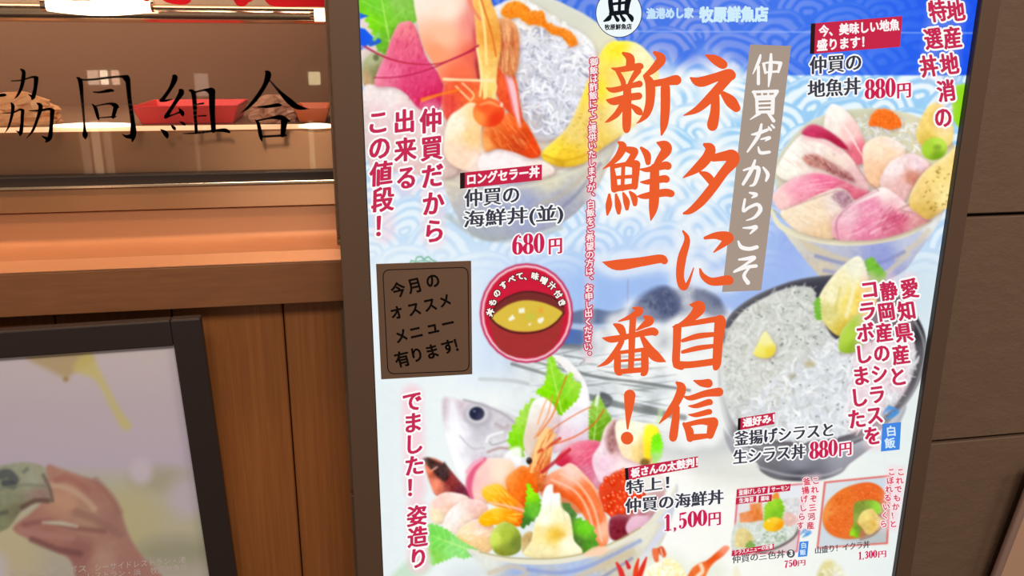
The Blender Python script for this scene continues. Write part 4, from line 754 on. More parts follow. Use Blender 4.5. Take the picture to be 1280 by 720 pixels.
# glass pane with its lettering
gl = bpy.data.materials.new('clear_glass'); gl.use_nodes = True; nt = gl.node_tree; nt.nodes.clear()
N = nt.nodes.new; outn = N('ShaderNodeOutputMaterial'); mx = N('ShaderNodeMixShader'); tr = N('ShaderNodeBsdfTransparent'); gs = N('ShaderNodeBsdfGlossy'); fr = N('ShaderNodeFresnel')
fr.inputs[0].default_value = 1.45; gs.inputs['Roughness'].default_value = .02; tr.inputs[0].default_value = (.97, .96, .94, 1)
nt.links.new(fr.outputs[0], mx.inputs[0]); nt.links.new(tr.outputs[0], mx.inputs[1]); nt.links.new(gs.outputs[0], mx.inputs[2]); nt.links.new(mx.outputs[0], outn.inputs[0])
pane = box('glass_pane', CX0, CX1, GY, GY+.005, zg(219), ztop+.14, gl, case, 0)
K = Ink()
KAISHO = [
 (0, 70, [[(-60,304,8),(25,293,12),(45,293,4)],[(-18,110,10),(-14,400,9),(-10,630,7)],[(85,187,4),(160,182,6),(240,158,8),(272,165,16)],[(272,168,18),(265,240,15),(250,305,16),(240,324,6)],[(248,310,12),(215,288,3)],[(155,100,6),(178,125,15),(165,220,14),(135,290,9),(108,320,2)],
   [(22,428,3),(95,425,6),(150,402,8),(172,410,12)],[(170,410,14),(165,500,13),(157,570,15),(148,596,5)],[(152,580,12),(120,560,2)],[(85,355,7),(97,380,14),(88,450,11),(65,530,8),(38,575,2)],
   [(218,410,3),(290,410,8),(370,398,10),(395,412,16)],[(393,412,18),(385,520,14),(374,610,18),(345,642,8)],[(362,625,16),(310,600,2)],[(280,355,6),(305,380,17),(285,460,12),(245,560,10),(198,618,2)]]),
 (80, 80, [[(95,100,4),(122,130,17),(135,250,13),(150,420,8),(155,500,12),(158,530,21),(160,560,5)],[(110,117,7),(200,118,7),(320,104,8),(430,95,9),(468,106,26)],[(478,112,20),(490,250,17),(515,430,17),(520,520,24),(513,582,5)],[(518,540,22),(470,545,12),(435,525,2)],
   [(220,210,4),(270,212,8),(340,199,13),(370,201,7)],[(210,300,4),(235,330,13),(255,400,11),(262,420,3)],[(235,315,5),(340,297,8),(385,312,18),(408,326,5)],[(388,325,18),(368,398,13)],[(262,403,4),(385,395,7)]]),
 (190, 80, [[(155,90,6),(172,105,22),(140,180,15),(82,262,15)],[(66,272,13),(100,275,9),(150,265,4)],[(210,198,12),(220,215,22),(180,280,15),(105,395,16)],[(102,398,13),(160,380,6),(225,355,10)],[(200,330,3),(225,365,17),(232,386,7)],[(65,490,3),(105,525,20),(115,560,3)],[(140,455,2),(165,480,13),(176,495,2)],[(205,430,2),(235,448,11),(250,460,3)],
   [(278,198,5),(312,225,18),(325,400,13),(332,510,12)],[(318,212,7),(400,195,9),(447,206,30)],[(450,210,25),(452,350,22),(462,500,18)],[(335,303,5),(385,295,7)],[(345,390,5),(405,388,6)],[(232,522,3),(330,518,8),(470,500,10),(550,498,15),(580,512,8)]]),
 (290, 80, [[(250,55,5),(272,80,24),(245,160,17),(180,260,16),(110,335,9),(65,368,2)],[(280,120,5),(360,210,12),(420,270,22),(490,322,20),(575,337,2)],[(190,322,4),(260,320,11),(340,308,14),(368,310,7)],[(175,420,5),(198,450,13),(215,540,14),(225,582,2)],[(190,425,7),(290,405,9),(370,402,20),(432,430,6)],[(392,425,26),(380,535,17)],[(225,545,9),(405,535,9)]]),
]
for x0, y0, ss in KAISHO:
    for s in ss: K.stroke([(x0+x/6, y0+y/6, w/6) for x, y, w in s])
lt = K.put('lettering', lambda u, w: at(u, w, GY-.0006), mat('black_paint', (34, 16, 10), .4), pane); lt['label'] = 'black brush lettering on the glass'
K = Ink()
for s in [[(40,-60,9),(60,-14,9),(112,-4,5)],[(128,-50,8),(150,-8,8),(160,-20,4)],[(190,-30,7),(206,-4,5),(230,-1,7),(236,-6,5)],[(250,-60,8),(290,-20,9),(302,-1,9.5)],[(288,-2,2),(310,-6,9)],[(334,-40,8),(338,-6,9),(350,0,8.5),(380,0,8.5),(418,0,8.5)],[(170,-8,5),(184,-3,5)]]: K.solid(s)
lt = K.put('lettering', lambda u, w: at(u, w, GY-.0006), mat('red_paint', (214, 0, 24), .4, 0, None, 1, .3), pane, .00012); lt['label'] = 'large red lettering cut by the top of the glass'
# rail under the case roof, with glowing capsules put in for its bright spots
zr = at(210, 17, GY+.05)[2]
sheet('header_panel', CX0, CX1-.002, GY+.062, at(210, 8, GY+.062)[2], ztop+.145, .003, mat('beige_header', (206, 186, 164), .5))
area('display_light', (-.45, GY+.075, ztop+.075), (-.45, GY+.30, zdeck+.03), .9, .12, 1.9, (1, .74, .56))
tube('rail', [(CX0, GY+.05, zr), (CX1-.002, GY+.05, zr)], .0088, chrome, case, 20)
glow = mat('warm_glow', (255, 240, 220), .4, 0, (255, 226, 190), 5.0)
def lamp(u0, u1, w0, w1, y, label, cap):  # a glowing capsule with two metal end caps
    a, b = at(u0, (w0+w1)/2, y), at(u1, (w0+w1)/2, y); r = (at(u0, w0, y)[2]-at(u0, w1, y)[2])/2
    L = tag(empty('glow_capsule'), label, 'lamp'); zc_ = (a[2]+b[2])/2
    n = 9; pts = [(a[0]+(b[0]-a[0])*i/(n-1), y, zc_) for i in range(n)]
    rr = [r*(.35+.65*math.sin(math.pi*(.12+.76*i/(n-1)))) for i in range(n)] if cap else r
    tube('diffuser', pts, rr, glow, L, 18)
    tube('end_cap', [(a[0]-.004, y, zc_), (a[0]+.001, y, zc_)], r*.6, chrome, L, 16); tube('end_cap', [(b[0]-.001, y, zc_), (b[0]+.002, y, zc_)], r*.6, chrome, L, 16)
    return L
lamp(58, 190, -6, 20, GY+.026, 'long glowing capsule at the top of the display case above the black lettering', True)
lamp(393, 408, 11, 27, GY+.018, 'short glowing capsule at the top corner of the display case beside the sign', False)
# deck edge trim: its reflected light and two highlights are put in as emission
er = mat('edge_sheen_glow', (255, 220, 180), .3, 0, (255, 196, 150), .9)
E_ = box('edge_strip', CX0, CX1, SHY-.003, SHY-.0005, zdeck-.0042, zdeck+.0004, er, case, .0006); E_['label'] = 'pale deck edge trim with its sheen put in as glow'
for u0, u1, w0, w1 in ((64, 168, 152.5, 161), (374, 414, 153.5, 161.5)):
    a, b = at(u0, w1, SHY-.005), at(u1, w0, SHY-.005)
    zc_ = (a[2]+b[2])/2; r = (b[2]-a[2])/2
    o = tube('edge_highlight', [(a[0]+(b[0]-a[0])*t, SHY-.005+r*.2, zc_) for t in np.linspace(0, 1, 7)], [r*q for q in (.35, .7, .95, 1, .95, .8, .45)], mat('edge_highlight_glow', (255, 240, 220), .3, 0, (255, 236, 206), 2.2), case, 14)
# things lying on the deck
def tray(u0, u1, wt, wb, y, depth, c, label, name='food_tray', skew=0.0):
    a, b = at(u0, wb, y), at(u1, wb, y); h = at(u0, wt, y)[2]-zdeck
    x0, x1, z0 = a[0], b[0], zdeck+.0002; t = .0025; fl = h*.35
    v = [(x0+fl, y+fl, z0), (x1-fl, y+fl, z0), (x1-fl, y+depth-fl, z0), (x0+fl, y+depth-fl, z0),
         (x0, y, z0+h), (x1-skew, y, z0+h), (x1-skew, y+depth, z0+h), (x0, y+depth, z0+h),
         (x0+t, y+t, z0+h), (x1-t-skew, y+t, z0+h), (x1-t-skew, y+depth-t, z0+h), (x0+t, y+depth-t, z0+h),
         (x0+fl+t, y+fl+t, z0+t), (x1-fl-t, y+fl+t, z0+t), (x1-fl-t, y+depth-fl-t, z0+t), (x0+fl+t, y+depth-fl-t, z0+t)]
    f = [(3, 2, 1, 0), (12, 13, 14, 15)]
    for i in range(4):
        j = (i+1) % 4; f += [(i, j, 4+j, 4+i), (4+i, 4+j, 8+j, 8+i), (8+i, 8+j, 12+j, 12+i)]
    o = add(name, v, f, mat(name+'_plastic_%02x%02x%02x' % c, c, .35)); bevel(o, .0012, 2); return tag(o, label, 'tray')
tray(166, 299, 133, 152, SHY+.012, .10, (240, 60, 62), 'red plastic tray on the case deck behind the middle letters')
tray(368, 413, 136, 152, SHY+.012, .09, (238, 120, 60), 'orange plastic tray on the case deck beside the sign frame')
def wrapped(u0, u1, wt, wb, y, c, label, seed):
    a, b = at(u0, wb, y), at(u1, wb, y); h = at(u0, wt, y)[2]-zdeck; r = np.random.default_rng(seed); nu, nv = 26, 12; v, f = [], []
    cx, rx = (a[0]+b[0])/2, (b[0]-a[0])/2
    for j in range(nv+1):
        t = j/nv*math.pi/2
        for i in range(nu):
            p = 2*math.pi*i/nu; k = 1+.16*math.sin(5*p+seed)*math.cos(t)+.10*r.standard_normal()*math.cos(t)
            v.append((cx+rx*math.cos(p)*math.cos(t)**.6*k*.92, y+.03+.028*math.sin(p)*math.cos(t)**.6*k, zdeck+.0003+h*max(0, math.sin(t))*(1+.1*math.sin(3*p+seed*2))))
    for j in range(nv):
        f += [(j*nu+i, j*nu+(i+1) % nu, (j+1)*nu+(i+1) % nu, (j+1)*nu+i) for i in range(nu)]
    f.append(tuple(range(nu-1, -1, -1)))
    return tag(add('wrapped_food', v, f, mat('thin_wrap_%02x%02x%02x' % c, c, .3)), label, 'wrapped food')
wrapped(308, 372, 124, 153, SHY+.012, (214, 160, 132), 'pale crumpled plastic wrapped food between the red and orange trays', 3)
wrapped(-40, 66, 121, 153, SHY+.012, (236, 178, 128), 'peach crumpled wrapped food lying under the cut-off letter at the far end of the glass', 5)

# ---------------------------------------------------------------- small framed photograph on the planks
pn = np.array((0, -math.cos(math.radians(4.4)), -math.sin(math.radians(4.4)))); pp = at(250, 398, .004)
FP = lambda u, w, off=0.0: at_plane(u, w, pp+pn*off, pn)
oTR, oBR = FP(250, 398), FP(295, 720); down = (oBR-oTR); down /= np.linalg.norm(down); across = np.cross(down, pn); across /= np.linalg.norm(across)
if across[0] > 0: across = -across                                    # to the left
Hh, Wd = .46, .42; bw = np.dot(FP(217, 433)-oTR, across); bt = np.dot(FP(217, 433)-oTR, down)
pt = lambda s, t, off=0.0: oTR+across*s+down*t+pn*off
pf = tag(empty('framed_photograph'), 'black framed photograph of a hand holding a patterned bowl, hung on the wooden planks', 'framed photograph')
blk = mat('black_frame_plastic', (48, 38, 36), .45)
def bar(s0, s1, t0, t1): return slab('frame_rail', [pt(s0, t0), pt(s1, t0), pt(s1, t1), pt(s0, t1)], .011, blk, pf, .0015, -pn)
bar(0, bw, 0, Hh); bar(Wd-bw, Wd, 0, Hh); bar(bw+.0001, Wd-bw-.0001, 0, bt); bar(bw+.0001, Wd-bw-.0001, Hh-bt, Hh)
slab('backing', [pt(.004, .004, -.0112), pt(Wd-.004, .004, -.0112), pt(Wd-.004, Hh-.004, -.0112), pt(.004, Hh-.004, -.0112)], .003, blk, pf, 0, -pn)
SAVE = (OX, OY, CW, CH, SC, W_, H_, CAN, IDM)
OX, OY, CW, CH, SC = -140.0, 400.0, 420, 560, .9
W_, H_ = int(CW*SC), int(CH*SC); CAN = np.ones((H_, W_, 3)); IDM = np.zeros((H_, W_), np.int16)
YY, XX = np.mgrid[0:H_, 0:W_]; U = XX/SC+OX; V = YY/SC+OY
CAN[:] = ramp(V, [(430, (238, 226, 222)), (520, (226, 214, 222)), (580, (222, 212, 226)), (600, (216, 216, 196)), (660, (220, 216, 184)), (720, (214, 208, 190)), (900, (200, 196, 186))])
ell(200, 600, 40, 16, (196, 190, 160), 9, .7); ell(176, 590, 14, 16, (236, 226, 236), 6, .9); ell(235, 620, 24, 26, (226, 216, 230), 10, .8); ell(160, 650, 40, 40, (222, 216, 164), 14, .8); ell(220, 690, 50, 18, (176, 178, 146), 12, .7)
ell(10, 700, 40, 50, (234, 224, 176), 16, .7); ell(-5, 715, 14, 26, (236, 230, 240), 8, .8)
poly([(34,445),(104,440),(116,452),(92,466),(84,476),(78,472),(60,462)], (214, 190, 140), 4, .9); poly([(104,442),(114,442),(128,470),(150,512),(164,532),(154,536),(140,512),(120,476),(92,462)], (238, 226, 130), 4, .75); ell(82, 474, 3, 3, (180, 150, 100), 1.5, .7)
poly([(58,583),(76,586),(100,594),(122,602),(140,620),(152,642),(156,655),(165,676),(180,698),(204,722),(260,800),(330,980),(120,990),(100,800),(92,710),(70,690),(40,676),(18,664),(20,655),(40,640),(56,620)], [(75,592,(210, 160, 140)),(120,610,(200, 150, 134)),(80,625,(226, 180, 148)),(140,650,(194, 148, 134)),(110,650,(210, 170, 144)),(60,670,(200, 144, 130)),(130,700,(216, 174, 154)),(160,700,(200, 150, 136)),(100,690,(184, 130, 120)),(30,662,(200, 146, 134))], 2.5, 1, True, None, .01)
for P, w, c, a in [([(62,606),(84,610),(104,622),(118,636)], 3.5, (236, 204, 174), .8), ([(70,600),(86,598),(110,612)], 4, (194, 130, 118), .6), ([(120,600),(140,622),(150,640)], 4, (180, 130, 118), .5), ([(30,656),(60,652),(94,660),(130,664)], 3, (164, 112, 106), .7), ([(54,653,1),(76,654,2.2),(96,658,1)], 2, (244, 250, 218), .95), ([(40,674),(70,686),(100,692)], 4, (144, 96, 96), .7), ([(95,640),(120,650),(150,668)], 5, (180, 134, 122), .6), ([(60,620),(90,630)], 6, (230, 184, 152), .6), ([(26,664),(50,668),(90,672)], 4, (210, 160, 146), .7)]: line(P, w, c, 2.5, a)
poly([(-92,606),(-60,590),(0,582),(30,578),(52,582),(58,592),(62,606),(66,624),(60,628),(44,628),(26,640),(14,656),(2,664),(-40,676),(-76,660),(-90,636)], [(20,590,(186,196,166)),(40,600,(196,204,176)),(10,620,(170,180,146)),(50,620,(186,160,146)),(20,640,(150,150,120)),(0,655,(160,172,130)),(-60,640,(170,184,150))], 2, 1, True, None, .02)
for P, w, c in [([(-4,595),(10,592),(18,600)], 6, (96,104,108)), ([(6,604),(16,606)], 5, (84,92,100)), ([(30,590),(34,586)], 2, (130,140,130)), ([(-6,612),(30,606),(56,608)], 1.6, (150,160,136)), ([(54,594),(62,610),(66,626)], 1.6, (120,104,96)), ([(0,642),(8,640)], 3, (110,120,100)), ([(28,634),(44,626),(60,626)], 3, (120,96,84))]: line(P, w, c, 2, .8)
CAN[:] = np.clip(CAN*np.array((.98, 1.0, 1.06)), 0, 1)
nS, nT = 240, 260
ss, tt = np.linspace(bw-.002, Wd-bw+.002, nS), np.linspace(bt-.002, Hh-bt+.002, nT)
G = np.stack([pt(0, 0, -.006)+across*s+down*t for t in tt for s in ss])
def sample(G):
    u, w = to_px(G); x = np.clip((u-OX)*SC, 0, W_-1.001); y = np.clip((w-OY)*SC, 0, H_-1.001); i, j = y.astype(int), x.astype(int); fy, fx = (y-i)[:, None], (x-j)[:, None]
    c = (CAN[i, j]*(1-fx)+CAN[i, j+1]*fx)*(1-fy)+(CAN[i+1, j]*(1-fx)+CAN[i+1, j+1]*fx)*fy
    c = np.where(c <= .04045, c/12.92, ((c+.055)/1.055)**2.4); return c, IDM[np.clip(np.rint(y).astype(int), 0, H_-1), np.clip(np.rint(x).astype(int), 0, W_-1)]
def sheet_mesh(name, G, C_, quads, material, parent):
    used = np.unique(quads); mp = np.full(len(G), -1); mp[used] = np.arange(len(used)); q = mp[quads]
    me = bpy.data.meshes.new(name); me.vertices.add(len(used)); me.loops.add(q.size); me.polygons.add(len(q))
    me.vertices.foreach_set('co', G[used].astype(np.float32).ravel()); me.loops.foreach_set('vertex_index', q.astype(np.int32).ravel())
    me.polygons.foreach_set('loop_start', np.arange(0, q.size, 4, dtype=np.int32)); me.polygons.foreach_set('loop_total', np.full(len(q), 4, np.int32))
    me.update(); me.validate()
    at_ = me.color_attributes.new('print', 'FLOAT_COLOR', 'POINT'); at_.data.foreach_set('color', np.concatenate([C_[used], np.ones((len(used), 1))], 1).astype(np.float32).ravel())
    me.materials.append(material); o = bpy.data.objects.new(name, me); LINK(o); o.parent = parent; return o
def grid_quads(nx, ny):
    i = np.arange(ny-1)[:, None]*nx+np.arange(nx-1)[None]; return np.stack([i, i+1, i+nx+1, i+nx], -1).reshape(-1, 4)
c, _ = sample(G)
ph = sheet_mesh('photo_print', G, c, grid_quads(nS, nT), mat('photo_paper', None, .45, 0, None, 1, .25, True), pf)
K = Ink()
for s, l, r, h in [('シーサイドレストラン・渚', (119, 714), (232, 704), 9), ('漁港めし家　ボス', (10, 722), (108, 715), 9), ('牧原鮮魚店', (188, 718), (234, 714), 9), ('レストラン・浜', (110, 724), (176, 719), 8)]: K.text(s, row(s, l, r, h))
K.put('lettering', lambda u, w: FP(u, w, -.0056), ink((226, 220, 220)), ph)

OX, OY, CW, CH, SC, W_, H_, CAN, IDM = SAVE
# ---------------------------------------------------------------- the backlit menu sign
sign = tag(empty('menu_sign'), 'tall backlit menu sign with printed seafood bowls and orange headline in a brown metal frame', 'menu sign')
frm = mat('bronze_aluminium', (106, 83, 67), .5, .3)
def rail(x0, x1, z0, z1): return box('frame_rail', x0, x1, -.006, TY-.0005, z0, z1, frm, sign, .0012)
rail(FX0, PX0, PZ0-.027, PZ1+.027); rail(PX1, FX1, PZ0-.027, PZ1+.027); rail(PX0+.0001, PX1-.0001, PZ1, PZ1+.027); rail(PX0+.0001, PX1-.0001, PZ0-.027, PZ0)
gasket = mat('dark_inner_lip', (46, 38, 38), .5)
for x0, x1 in ((PX0-.0012, PX0+.0006), (PX1-.0012, PX1+.0006)): box('inner_lip', x0, x1, -.0055, .004, PZ0, PZ1, gasket, sign, 0)
box('light_box', PX0, PX1, .003, TY-.001, PZ0, PZ1, mat('white_box', (200, 200, 200), .7), sign, 0)
nX, nZ = 760, 1000
xs, zs = np.linspace(PX0, PX1, nX), np.linspace(PZ1, PZ0, nZ)
G = np.stack([np.tile(xs, nZ), np.zeros(nX*nZ), np.repeat(zs, nX)], 1)
c, ids = sample(G); Q = grid_quads(nX, nZ); qi = ids[Q[:, 0]]
film = mat('backlit_print', (8, 8, 8), .5, 0, None, 1.0, .12, True, True)
pr = sheet_mesh('poster_print', G, c, Q[qi == 0], film, sign)
NAMES = {1: ('bowl_picture', 'printed bowl of shrimp, tuna, whitebait and omelette'), 2: ('bowl_picture', 'printed bowl of pink and white fish slices'), 3: ('bowl_picture', 'printed black bowl of whitebait'), 4: ('bowl_picture', 'printed large bowl with fish head, shrimp and salmon roe'),
         5: ('soup_badge', 'round red badge with a yellow soup bowl'), 6: ('framed_picture', 'small printed three-colour bowl in a red outline'), 7: ('framed_picture', 'small printed salmon roe bowl in a red outline'), 8: ('fried_seafood_picture', 'printed fried seafood with red tails'), 9: ('fried_shrimp_picture', 'printed fried shrimp tail'), 10: ('fried_seafood_picture', 'printed pale fritter')}
PART = {}
for k_, (nm, lb) in NAMES.items():
    if (qi == k_).any(): PART[k_] = sheet_mesh(nm, G, c, Q[qi == k_], film, pr); PART[k_]['label'] = lb
def lay(n): return lambda u, w: at(u, w, -.00012*n)
CR, OR, WH, DK, YW = (200, 44, 84), (236, 94, 46), (252, 252, 250), (58, 58, 72), (236, 250, 255)
K = Ink()
for s in head_strokes(): K.stroke(s)
K.put('headline_lettering', lay(3), lit(OR), pr)['label'] = 'large orange brush headline'
# ochre-grey strip with white lettering
K = Ink(); K.quad([(937.5, 55.5), (989, 57.4), (951.5, 363), (902.5, 365)]); K.put('banner', lay(1), lit((168, 150, 136)), pr)['label'] = 'grey-brown upright strip behind white words'
BAN = [(920, 50, [[(138,85,4),(126,125,7),(95,190,2)],[(126,150,6),(126,245,7)],[(150,132,3),(200,125,5),(252,130,7)],[(156,135,6),(165,185,5)],[(250,132,8),(238,180,5)],[(165,182,4),(240,176,5)],[(197,80,5),(193,170,9),(183,262,3)],
   [(95,292,5),(160,290,6),(232,288,7)],[(102,292,7),(112,325,5)],[(112,320,5),(215,314,5)],[(230,290,8),(214,320,6)],[(147,298,4),(147,314,4)],[(182,298,4),(180,314,4)],[(117,332,7),(119,410,6)],[(118,334,5),(205,330,6)],[(208,332,8),(205,410,8)],[(120,358,4),(205,354,4)],[(120,382,4),(205,379,4)],[(118,406,6),(205,403,6)],[(132,412,7),(80,447,2)],[(182,412,6),(212,455,7)],
   [(88,532,3),(120,526,7),(178,505,6)],[(143,475,5),(125,540,8),(65,628,4)],[(140,558,3),(188,550,7),(165,568,2)],[(125,602,3),(138,634,7),(188,630,6)],[(184,490,4),(196,506,5)],[(200,478,4),(213,492,5)]]),
 (910, 200, [[(88,58,4),(130,46,6),(172,50,9),(152,130,7),(124,146,3)],[(152,3,5),(130,60,8),(85,136,6)],[(198,42,4),(224,80,8),(214,116,5)],[(122,184,4),(158,195,8),(135,212,3)],[(95,222,5),(86,286,6),(120,266,6),(165,250,7),(182,280,9),(150,322,6),(103,340,2)],
   [(85,382,3),(125,381,6),(158,378,8),(125,414,3)],[(58,458,4),(75,490,8),(120,500,8),(162,490,8)],[(62,560,4),(100,556,7),(148,550,8),(95,590,5),(38,626,5)],[(34,630,4),(100,604,7),(158,596,7)],[(120,606,4),(90,650,7),(112,690,9)]])]
K = Ink()
for x0, y0, ss in BAN:
    for s in ss: K.stroke([(x0+x/4.5, y0+y/4.5, w/4.5*1.38) for x, y, w in s])
K.put('lettering', lay(2), lit((250, 246, 244)), pr)['label'] = 'white upright lettering on the brown strip'
# crimson upright lines with white edging
HALO, INK = Ink(), Ink()
COLS = [('仲買だから', (538.5,151), (542.5,289), 32, .88, 1.15), ('出来る', (505.5,152), (508,222.5), 31, .9, 1.15), ('この値段！', (472.5,153), (480.5,282), 32, .9, 1.15),
        ('地産地消の', (1194.5,14), (1179,147), 29, .8, 1.0), ('特選丼', (1172,14), (1161,83), 29, .78, 1.0), ('愛知県産と', (1137,361), (1122.5,471), 26, .86, 1.0), ('静岡産のシラスを', (1111,364), (1090.5,545), 25, .86, 1.0), ('コラボしました', (1087,362), (1071,524), 26, .88, 1.0),
        ('でました！', (515,502), (519,609), 27, .95, 1.0), ('姿造り', (521,645), (523,698), 27, .95, 1.0)]
for s, a, b, sz, sx, bd in COLS:
    for ch, fn in column(s, a, b, sz, sx): HALO.text(ch, fn, bd+2.2); INK.text(ch, fn, bd*1.05, bd*.7)
HALO.put('lettering_edge', lay(4), lit(WH), pr); INK.put('lettering', lay(5), lit(CR), pr)['label'] = 'crimson upright lettering edged in white'
# small upright lines: white characters on a crimson edge, and pale crimson ones by the little pictures
HALO, INK = Ink(), Ink()
for ch, fn in column('御飯は酢飯にてご提供いたしますが、白飯をご希望の方は、お申し出ください。', (742.5, 77.5), (734.5, 444), 10.6): HALO.text(ch, fn, 1.7, None, 6); INK.text(ch, fn, .25, None, 0)
HALO.put('lettering_edge', lay(4), lit((206, 60, 92)), pr); INK.put('lettering', lay(5), lit((255, 240, 240)), pr)['label'] = 'thin upright note in white edged with crimson'
HALO, INK = Ink(), Ink()
for s, a, b in [('これぞ三河産', (1019.6,601), (1013,657)), ('釜揚げしらす', (1008.5,602), (1000.5,657)), ('これでもか！と', (1126,590), (1116.5,655)), ('こぼれるいくら', (1114.5,590), (1104.5,655))]:
    for ch, fn in column(s, a, b, 9.6): HALO.text(ch, fn, 1.3, None, 6); INK.text(ch, fn, .3, None, 0)
HALO.put('lettering_edge', lay(6), lit((252, 232, 234)), pr); INK.put('lettering', lay(7), lit((216, 70, 96)), pr)['label'] = 'tiny crimson upright lettering beside the small pictures'
# red tags with a black end bar
TAGS = [([(575,216.2),(677.5,205.5),(677.3,225),(575,236)], 6, [('ロングセラー丼', (584.5,231.5), (674,221), 14)], 'red tag over the first bowl'),
        ([(781,585.3),(872.5,570.3),(872.5,584),(782,600.3)], 4, [('板さんの太鼓判！', (789,597), (872,582.5), 11)], 'red tag over the large bowl'),
        ([(1013.7,29.5),(1128,20),(1125,58.5),(1012.3,67.6)], 5.5, [('今、美味しい地魚', (1024,46), (1124,37.5), 14), ('盛ります！', (1021.5,63.5), (1080,58.8), 14)], 'two-line red tag by the white fish bowl'),
        ([(922.5,523),(969,515.4),(968,530),(922,538.2)], 3.5, [('通好み！', (929,534), (968,527.5), 10.5)], 'small red tag over the whitebait bowl'),
        ([(921,612),(960,607.5),(959.5,617),(920.5,621)], 0, [('釜揚げしらす', (923.5,619.2), (957,615.6), 6.6)], 'tiny red tag'), ([(962.5,607.5),(988.5,604.8),(987.5,613.5),(961.5,616.3)], 0, [('サーモン', (964.5,614.6), (986,612.2), 5.6)], 'tiny red tag'),
        ([(920,622.5),(945.5,619.5),(945,627.5),(919.5,630.8)], 0, [('生海苔', (924,629), (942,626.8), 6)], 'tiny red tag'), ([(948.5,619.5),(965,617.8),(964.5,626.5),(947.8,628.4)], 0, [('薬味', (951,626.6), (961.5,625.4), 6)], 'tiny red tag'),
        ([(915.5,688.5),(967.5,679.5),(967,686.5),(914.5,695.3)], 0, [('シラスメニューの定番', (918,693.6), (966,685.4), 5.6)], 'tiny red tag')]
for q, bar_, txt, lb in TAGS:
    K = Ink(); K.quad(q); t_ = K.put('price_tag', lay(6), lit((200, 34, 70)), pr); t_['label'] = lb
    if bar_:
        q2 = [np.array(p) for p in q]; e1 = (q2[1]-q2[0])/np.linalg.norm(q2[1]-q2[0])*bar_; K = Ink(); K.quad([q2[0], q2[0]+e1, q2[3]+e1, q2[3]]); add('tag_bar', [lay(7)(*p) for p in K.v], K.f, lit((34, 16, 18)), pr)
    K = Ink()
    for s, l, r, h in txt: K.text(s, row(s, l, r, h), .55 if h > 9 else .15, None, 6 if h > 9 else 0)
    K.put('lettering', lay(8), lit((254, 246, 246)), pr)
# bowl names: dark, thin level strokes and thick upright ones, edged in white
HALO, INK = Ink(), Ink()
NM = [('仲買の', (581,259), (648.5,253.5), 22), ('海鮮丼(並)', (580,288), (703.5,279), 24), ('仲買の', (1012.5,93), (1076,88), 22), ('地魚丼', (1010,122.5), (1075.5,118), 22), ('釜揚げシラスと', (918.5,557.5), (1041,545.5), 18), ('生シラス丼', (917,580.5), (1006,572.5), 18),
      ('特上！', (783,618), (836,611), 17), ('仲買の海鮮丼', (782,641.5), (904,629.5), 18)]
for s, l, r, h in NM: HALO.text(s, row(s, l, r, h), 2.3); INK.text(s, row(s, l, r, h), .75, .12, 6)
HALO.put('lettering_edge', lay(5), lit((250, 250, 250)), pr); INK.put('lettering', lay(6), lit(DK), pr)['label'] = 'dark grey bowl names edged in white'
INK = Ink()
for s, l, r, h in [('仲買の三色丼', (915.5,704.5), (981,697), 10), ]: INK.text(s, row(s, l, r, h), .3, .05, 0)
INK.quad([(988.5+5.2*math.cos(t), 692+5.2*math.sin(t)) for t in np.linspace(0, 6.283, 20, endpoint=False)])
INK.put('lettering', lay(6), lit((84, 86, 94)), pr); K = Ink(); K.text('山盛り！イクラ丼', row('山盛り！イクラ丼', (1019,692.5), (1087,684.5), 9), .3, .05, 0); K.put('lettering', lay(6), lit((84, 86, 94)), pr); K = Ink(); K.text('3', row('3', (986.8,695), (990.6,694.6), 6.4), .3); K.put('lettering', lay(7), lit(WH), pr)
# prices: heavy upright strokes
HALO, INK = Ink(), Ink()
PRC = [('680', (640,318.5), (680.5,316), 25, 1.15), ('円', (686.5,318), (702,316.5), 19, .7), ('880', (1081,124), (1119.5,121), 24, 1.1), ('円', (1122,123), (1138,121.5), 18, .7), ('1,500', (828.5,664), (884,656.5), 20, 1.05), ('円', (886,657.5), (900.5,656), 16, .6),
       ('880', (1012,574), (1047,569.5), 21, 1.0), ('円', (1049.5,570.5), (1064,568.5), 16, .6), ('750', (980,709.6), (996.5,707.6), 8.5, .45), ('円', (997.5,707.8), (1006.5,706.6), 7, .3), ('1,300', (1072.5,699.6), (1096.5,696.8), 9.5, .5), ('円', (1098,697.2), (1107.5,696.2), 8, .35)]
for s, l, r, h, b in PRC:
    if s[0].isdigit(): HALO.digits(s, l, r, h, 1.9 if h > 12 else .7); INK.digits(s, l, r, h, .15); continue
    HALO.text(s, row(s, l, r, h), b+(1.9 if h > 12 else .6), (2.0 if h > 12 else .7)); INK.text(s, row(s, l, r, h), b, b*.22)
HALO.put('lettering_edge', lay(5), lit((252, 246, 248)), pr); INK.put('price_lettering', lay(6), lit((206, 36, 82)), pr)['label'] = 'crimson prices'
